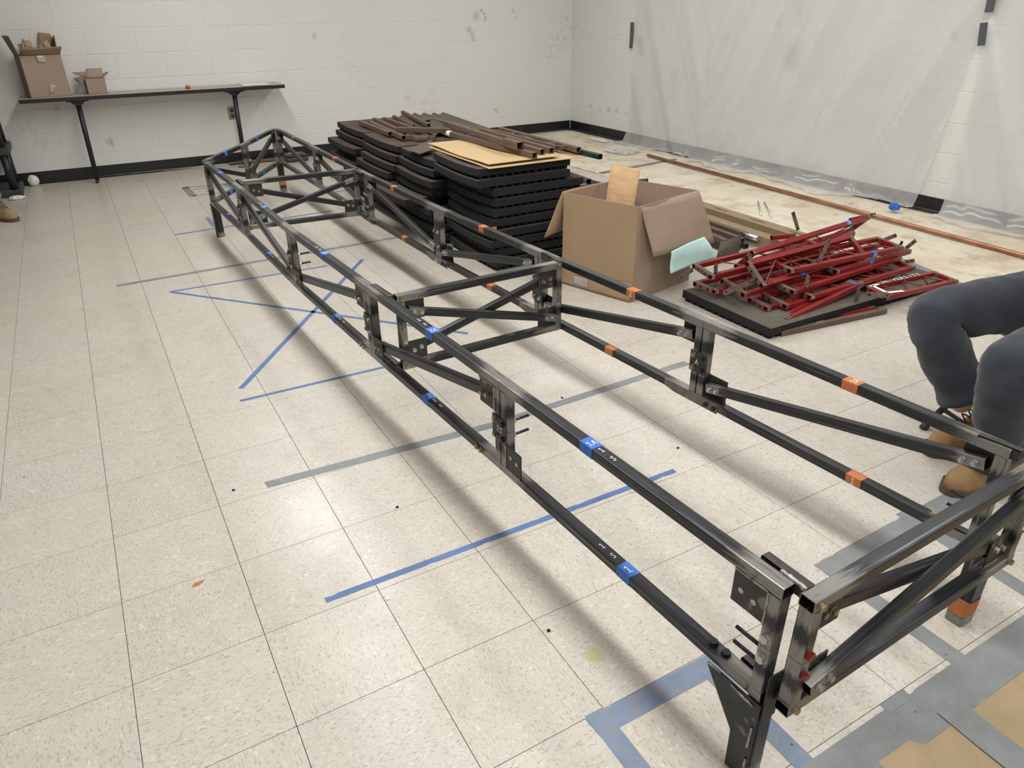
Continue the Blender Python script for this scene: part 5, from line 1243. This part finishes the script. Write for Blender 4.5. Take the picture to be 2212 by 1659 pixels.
# ------------------------------------------------------------------ people
def skin_body(name, verts, edges, radii, mat, parent, root=0, sub=2, wrinkle=0.0, seed=0.0, freq=9, cap=None, mw=None):
    me = bpy.data.meshes.new(name); me.from_pydata([tuple(v) for v in verts], edges, []); o = bpy.data.objects.new(name, me); COL.objects.link(o)
    md = o.modifiers.new('skin', 'SKIN'); sv = me.skin_vertices[0].data
    for i, r in enumerate(radii):
        sv[i].radius = (r, r) if isinstance(r, (int, float)) else r
        sv[i].use_root = (i == root)
    md.use_smooth_shade = True
    sm = o.modifiers.new('sub', 'SUBSURF'); sm.levels = sub; sm.render_levels = sub
    dg = bpy.context.evaluated_depsgraph_get(); dg.update(); ev = o.evaluated_get(dg); m2 = bpy.data.meshes.new_from_object(ev)
    bpy.data.objects.remove(o); bpy.data.meshes.remove(me); m2.name = name
    if wrinkle:
        m2.update(); ns = [v.normal.copy() for v in m2.vertices]
        for v, n in zip(m2.vertices, ns):
            p = v.co; w_ = mn.noise(V((p.x*freq+seed, p.y*freq, p.z*freq*1.6)))+.5*mn.noise(V((p.x*freq*2.3, p.y*freq*2.3+seed, p.z*freq*3.5)))
            v.co = v.co+n*wrinkle*w_
    m2.materials.clear(); m2.materials.append(M[mat])
    for p in m2.polygons: p.use_smooth = True
    ob = bpy.data.objects.new(name, m2); COL.objects.link(ob); place(ob, parent, Matrix.Identity(4)); return ob
def boot(parent, heel, fwd, mat, tilt=0.0, shaft=0.16, lean=(0, 0), scale=1.0):
    """heel = floor point under the heel, fwd = unit direction of the toe"""
    f = V((fwd[0], fwd[1], tilt)).normalized(); m = frame_from(V(heel), f) @ Matrix.Scale(scale, 4)
    nL = 16
    def wid(t): return .036+.014*math.sin(min(1, t*1.25)*PI*.9)+(.006 if .5 < t < .9 else 0)-(.020*max(0, (t-.86)/.14)**1.5)-(.006*max(0, (.12-t)/.12))
    def outline(off):
        pts = []
        for i in range(nL+1):
            t = i/nL; pts.append((.30*t-off*.4+off*.8*t, wid(t)+off))
        loop = [(x, w_) for x, w_ in pts]+[(x, -w_) for x, w_ in pts[::-1]]
        loop = [(-.012-off*.3, wid(0)*.5)]+loop+[(-.012-off*.3, -wid(0)*.5)]
        loop.insert(nL+2, (.309+off*.4, wid(1)*.45)); loop.insert(nL+3, (.309+off*.4, -wid(1)*.45)); return loop
    bm = bmesh.new(); lp = outline(.005)
    a = [bm.verts.new((x, y, 0.0)) for x, y in lp]; b = [bm.verts.new((x, y, .027)) for x, y in lp]; n = len(lp)
    for i in range(n): bm.faces.new((a[i], a[(i+1) % n], b[(i+1) % n], b[i]))
    bm.faces.new(a[::-1]); bm.faces.new(b); bmesh.ops.recalc_face_normals(bm, faces=bm.faces[:])
    mesh_obj('sole', bm, 'sole', parent, m)
    bm = bmesh.new(); rings = []; K = 14
    for i in range(nL+1):
        t = i/nL; x = .298*t-.002; w_ = wid(t)*1.0; top = .075+.060*max(0, 1-abs(t-.16)/.34)**.8 if t < .5 else .072*(1-((t-.5)/.56)**2.4)+.012
        w_ = max(w_, .01); ring = []
        for k in range(K+1):
            an = PI*k/K; y = w_*math.cos(an)*(1-.12*math.sin(an)); z = .024+(top)*abs(math.sin(an))**.72
            ring.append(bm.verts.new((x, y, z)))
        rings.append(ring)
    for i in range(nL):
        for k in range(K): bm.faces.new((rings[i][k], rings[i+1][k], rings[i+1][k+1], rings[i][k+1]))
    bm.faces.new(rings[0]); bm.faces.new(rings[-1][::-1])
    prev = None
    for j in range(7):
        zz = .06+(shaft-.06)*j/6; ring = [bm.verts.new((.060+lean[0]*(zz-.06)+(.058-.004*j/6)*math.cos(2*PI*k/18), lean[1]*(zz-.06)+(.040+.006*j/6)*math.sin(2*PI*k/18), zz)) for k in range(18)]
        if prev:
            for k in range(18): bm.faces.new((prev[k], prev[(k+1) % 18], ring[(k+1) % 18], ring[k]))
        prev = ring
    bm.faces.new(prev); bmesh.ops.recalc_face_normals(bm, faces=bm.faces[:])
    mesh_obj('upper', bm, mat, parent, m, True)
    bm = bmesh.new()
    for j in range(5):
        t = .12+.022*j; zc = .150-.0150*j+.012
        pts = [V((t, .020*s, zc-.004*abs(s)+.002)) for s in (-1, -.3, .3, 1)]
        for p, q in zip(pts, pts[1:]): cyl_bm(bm, p, q, .0028, 6)
        cyl_bm(bm, pts[0], V((t+.022, .020, zc-.012)), .0028, 6)
    mesh_obj('laces', bm, 'lace', parent, m)
def head(parent, c, fwd, s=1.0):
    f = V((fwd[0], fwd[1], 0)).normalized(); m = frame_from(V(c), f) @ Matrix.Scale(s, 4)
    bm = bmesh.new(); bmesh.ops.create_uvsphere(bm, u_segments=28, v_segments=20, radius=.1)
    for v in bm.verts:
        x, y, z = v.co; v.co = V((x*.96+(.012 if z < -.03 and x > 0 else 0), y*.76*(1-.22*max(0, -z/.1)), z*1.22))
        if abs(y) < .014 and x > .05 and -.045 < z < .01: v.co.x += .022*(1-abs(y)/.02)
        if abs(abs(y)-.034) < .013 and x > .04 and abs(z-.012) < .014: v.co.x -= .006
    for s_ in (-1, 1): 
        b_ = bmesh.ops.create_uvsphere(bm, u_segments=10, v_segments=8, radius=.028, matrix=Matrix.Translation((-.005, s_*.077, 0)) @ Matrix.Diagonal((.7, .3, 1.1, 1)))
    mesh_obj('head', bm, 'skin', parent, m, True)
    bm = bmesh.new()
    for s_ in (-1, 1): bmesh.ops.create_uvsphere(bm, u_segments=10, v_segments=8, radius=.0115, matrix=Matrix.Translation((.081, s_*.032, .012)))
    mesh_obj('eyes', bm, 'white', parent, m, True)
    bm = bmesh.new(); cyl_bm(bm, (.094, -.022, -.058), (.094, .022, -.058), .004, 8); mesh_obj('mouth', bm, 'redbolt', parent, m)
    bm = bmesh.new(); bmesh.ops.create_uvsphere(bm, u_segments=24, v_segments=16, radius=.108)
    for v in list(bm.verts):
        if v.co.z < -.02+.5*max(0, v.co.x): bm.verts.remove(v)
    for v in bm.verts: v.co = V((v.co.x*.97-.006, v.co.y*.80, v.co.z*1.2+.006))
    mesh_obj('hair', bm, 'hair', parent, m, True)
def person(name, label, J, legs_mat, top_mat, radii):
    root = empty(name, J['ground'], label, 'person')
    vs, ed, rd = [], [], []
    def add(p, r, par=None):
        vs.append(V(p)); rd.append(r)
        if par is not None: ed.append((par, len(vs)-1))
        return len(vs)-1
    pel = add(J['pelvis'], .115); sp = add(J['waist'], .125, pel); ch = add(J['chest'], .145, sp); nk = add(J['neck'], .055, ch); hd = add(J['headbase'], .05, nk)
    for s in ('L', 'R'):
        h_ = add(J['hip'+s], .085, pel); k_ = add(J['knee'+s], .056, h_); a_ = add(J['ank'+s], .038, k_)
        s_ = add(J['sh'+s], .060, ch); e_ = add(J['el'+s], .042, s_); w_ = add(J['wr'+s], .030, e_)
    body = skin_body('body', vs, ed, rd, 'skin', root)
    return root
def mid(a, b, t): return V(a)*(1-t)+V(b)*t
def trousers(root, J, mat, rs, extra=1.0, seed=0, knee_push=None):
    vs = [V(J['pelvis'])]; rd = [rs[0]]; ed = []
    vs.append(V(J['waist'])); rd.append(rs[1]); ed.append((0, 1))
    for s in ('L', 'R'):
        prev = 0
        for p, r in ((J['hip'+s], rs[2]), (mid(J['hip'+s], J['knee'+s], .5), rs[3]), (mid(J['hip'+s], J['knee'+s], .88), rs[4]), (J['knee'+s], rs[5]), (mid(J['knee'+s], J['cuff'+s], .25), rs[6]), (mid(J['knee'+s], J['cuff'+s], .6), rs[7]), (J['cuff'+s], rs[8])):
            vs.append(V(p)); rd.append(r); ed.append((prev, len(vs)-1)); prev = len(vs)-1
    return skin_body('trousers', vs, ed, rd, mat, root, wrinkle=.009*extra, seed=seed, freq=10, sub=3)
def jacket(root, J, mat):
    vs, rd, ed = [V(J['waist']), V(J['chest']), V(J['neck'])], [.15, .165, .075], [(0, 1), (1, 2)]
    for s in ('L', 'R'):
        prev = 1
        for p, r in ((J['sh'+s], .085), (J['el'+s], .060), (J['wr'+s], .045)): vs.append(V(p)); rd.append(r); ed.append((prev, len(vs)-1)); prev = len(vs)-1
    return skin_body('hoodie', vs, ed, rd, mat, root, wrinkle=.010, freq=6)
# seated person at the right
JS = dict(ground=(2.90, -.20, 0), pelvis=(3.00, -.215, .53), waist=(3.06, -.235, .68), chest=(3.06, -.24, .98), neck=(3.02, -.22, 1.22), headbase=(2.99, -.21, 1.30),
          hipL=(2.92, -.36, .50), kneeL=(2.345, -.262, .475), ankL=(2.47, -.275, .13), cuffL=(2.435, -.275, .185),
          hipR=(2.96, -.07, .50), kneeR=(2.515, .085, .475), ankR=(2.645, -.050, .13), cuffR=(2.600, -.042, .212),
          shL=(3.04, -.43, 1.16), elL=(2.98, -.50, .86), wrL=(2.86, -.30, .72), shR=(3.08, -.05, 1.16), elR=(3.02, .02, .86), wrR=(2.88, -.12, .72))
ps = person('person', 'seated person in charcoal sweatpants and tan work boots, legs showing at the right edge', JS, 'sweat', 'hoodie', None)
trousers(ps, JS, 'sweat', (.150, .15, .110, .104, .100, .100, .090, .082, .082), 1.1, 3)
def hem(root, c, d, r0, r1, ln, mat):
    bm = bmesh.new(); rings = []
    for i, (t, r) in enumerate(((0, r0), (.4, (r0+r1)/2), (.8, r1*.99), (.84, r1*1.03), (1.0, r1*1.04), (1.0, r1*.97), (.5, r1*.93))):
        rings.append([bm.verts.new((ln*t, r*(1+.03*math.sin(5*a+i))*math.cos(a), r*1.08*(1+.03*math.sin(4*a))*math.sin(a))) for a in [2*PI*k/28 for k in range(28)]])
    for i in range(len(rings)-1):
        for k in range(28): bm.faces.new((rings[i][k], rings[i][(k+1) % 28], rings[i+1][(k+1) % 28], rings[i+1][k]))
    bmesh.ops.recalc_face_normals(bm, faces=bm.faces[:])
    return mesh_obj('trouser_cuff', bm, mat, root, frame_from(V(c), V(d)), True)
for s_ in ('L', 'R'):
    k_, c_ = V(JS['knee'+s_]), V(JS['cuff'+s_]); d_ = (c_-k_).normalized(); hem(ps, c_-d_*.10, d_, .060, .070, .115, 'sweat')
jacket(ps, JS, 'hoodie'); head(ps, (2.96, -.20, 1.43), (-.95, .3))
def footf(heel, fwd, **k): boot(ps, heel, fwd, 'leather', shaft=.185, **k)
footf((2.625, -.268, 0), (-.97, .20), scale=.98)
footf((2.785, -.098, .0), (-.97, .18), scale=.98)
def hand(root, P, d, mat='skin'):
    """five bent fingers and a thumb grown from the palm"""
    m = frame_from(V(P), V(d)); vs = [m @ V((0, 0, 0)), m @ V((.045, 0, 0)), m @ V((.080, 0, -.004))]; rd = [.024, .030, .028]; ed = [(0, 1), (1, 2)]
    for k, (y, L_) in enumerate(((-.030, .062), (-.010, .075), (.010, .070), (.029, .055))):
        a = len(vs); vs += [m @ V((.088, y, -.004)), m @ V((.088+L_*.5, y*1.05, -.012)), m @ V((.088+L_*.85, y*1.05, -.032))]; rd += [.0095, .0085, .0075]; ed += [(2, a), (a, a+1), (a+1, a+2)]
    a = len(vs); vs += [m @ V((.035, -.040, -.004)), m @ V((.062, -.058, -.016))]; rd += [.011, .009]; ed += [(1, a), (a, a+1)]
    return skin_body('hand', vs, ed, rd, mat, root, sub=1)
hand(ps, JS['wrL'], V((-.7, .6, -.25))); hand(ps, JS['wrR'], V((-.75, -.5, -.25)))
# folding chair
chn = V((.30, .954, 0)); chf = V((-.954, .30, 0)); cc = V((3.00, -.205, 0))
fc = empty('folding_chair', (3.0, -.205, 0), 'black folding chair under the seated person', 'chair')
mw = plane_frame(cc-chf*.20-chn*.20+V((0, 0, .375)), chf, chn)
bm = bmesh.new(); bm_box(bm, 0, 0, 0, .40, .40, .028, .010); mesh_obj('seat', bm, 'blackmetal', fc, mw)
for s in (-1, 1):
    rod('leg', cc+chf*.42+chn*s*.155+V((0, 0, .008)), cc-chf*.30+chn*s*.175+V((0, 0, .80)), .0115, 'blackmetal', fc); rod('leg', cc-chf*.30+chn*s*.19+V((0, 0, .008)), cc+chf*.14+chn*s*.19+V((0, 0, .38)), .0115, 'blackmetal', fc)
    rod('rubber_foot', cc+chf*.422+chn*s*.155, cc+chf*.41+chn*s*.155+V((0, 0, .022)), .015, 'greyplastic', fc)
rod('crossbar', cc+chf*.36+chn*.155+V((0, 0, .075)), cc+chf*.36-chn*.155+V((0, 0, .075)), .008, 'blackmetal', fc)
mw = plane_frame(cc-chf*.185-chn*.20+V((0, 0, .60)), chn, V((0, 0, 1))); poly_plate('backrest', [(0, 0), (.40, 0), (.40, .18), (0, .18)], .012, 'blackmetal', fc, mw)
# standing person, one foot showing at the left edge
JL = dict(ground=(-.62, 5.46, 0), pelvis=(-.66, 5.50, .93), waist=(-.67, 5.50, 1.08), chest=(-.68, 5.50, 1.32), neck=(-.67, 5.50, 1.52), headbase=(-.66, 5.49, 1.58),
          hipL=(-.60, 5.40, .88), kneeL=(-.52, 5.46, .50), ankL=(-.478, 5.49, .12), cuffL=(-.474, 5.485, .115), hipR=(-.70, 5.60, .88), kneeR=(-.74, 5.62, .48), ankR=(-.80, 5.64, .12), cuffR=(-.80, 5.64, .13),
          shL=(-.62, 5.32, 1.44), elL=(-.60, 5.25, 1.16), wrL=(-.55, 5.30, .92), shR=(-.72, 5.68, 1.44), elR=(-.70, 5.76, 1.16), wrR=(-.62, 5.70, .92))
pl_ = person('person', 'standing person in faded jeans, one tan lace-up boot showing at the left edge', JL, 'denim', 'hoodie', None)
trousers(pl_, JL, 'denim', (.135, .13, .095, .085, .075, .070, .066, .066, .068), 1.0, 9)
jacket(pl_, JL, 'hoodie'); head(pl_, (-.64, 5.48, 1.70), (.9, -.4))
boot(pl_, (-.515, 5.545, 0), (.55, -.83), 'leather2', scale=.93); boot(pl_, (-.85, 5.69, 0), (.88, -.47), 'leather2', scale=.93)
hand(pl_, JL['wrL'], V((.1, .1, -1))); hand(pl_, JL['wrR'], V((.1, -.1, -1)))
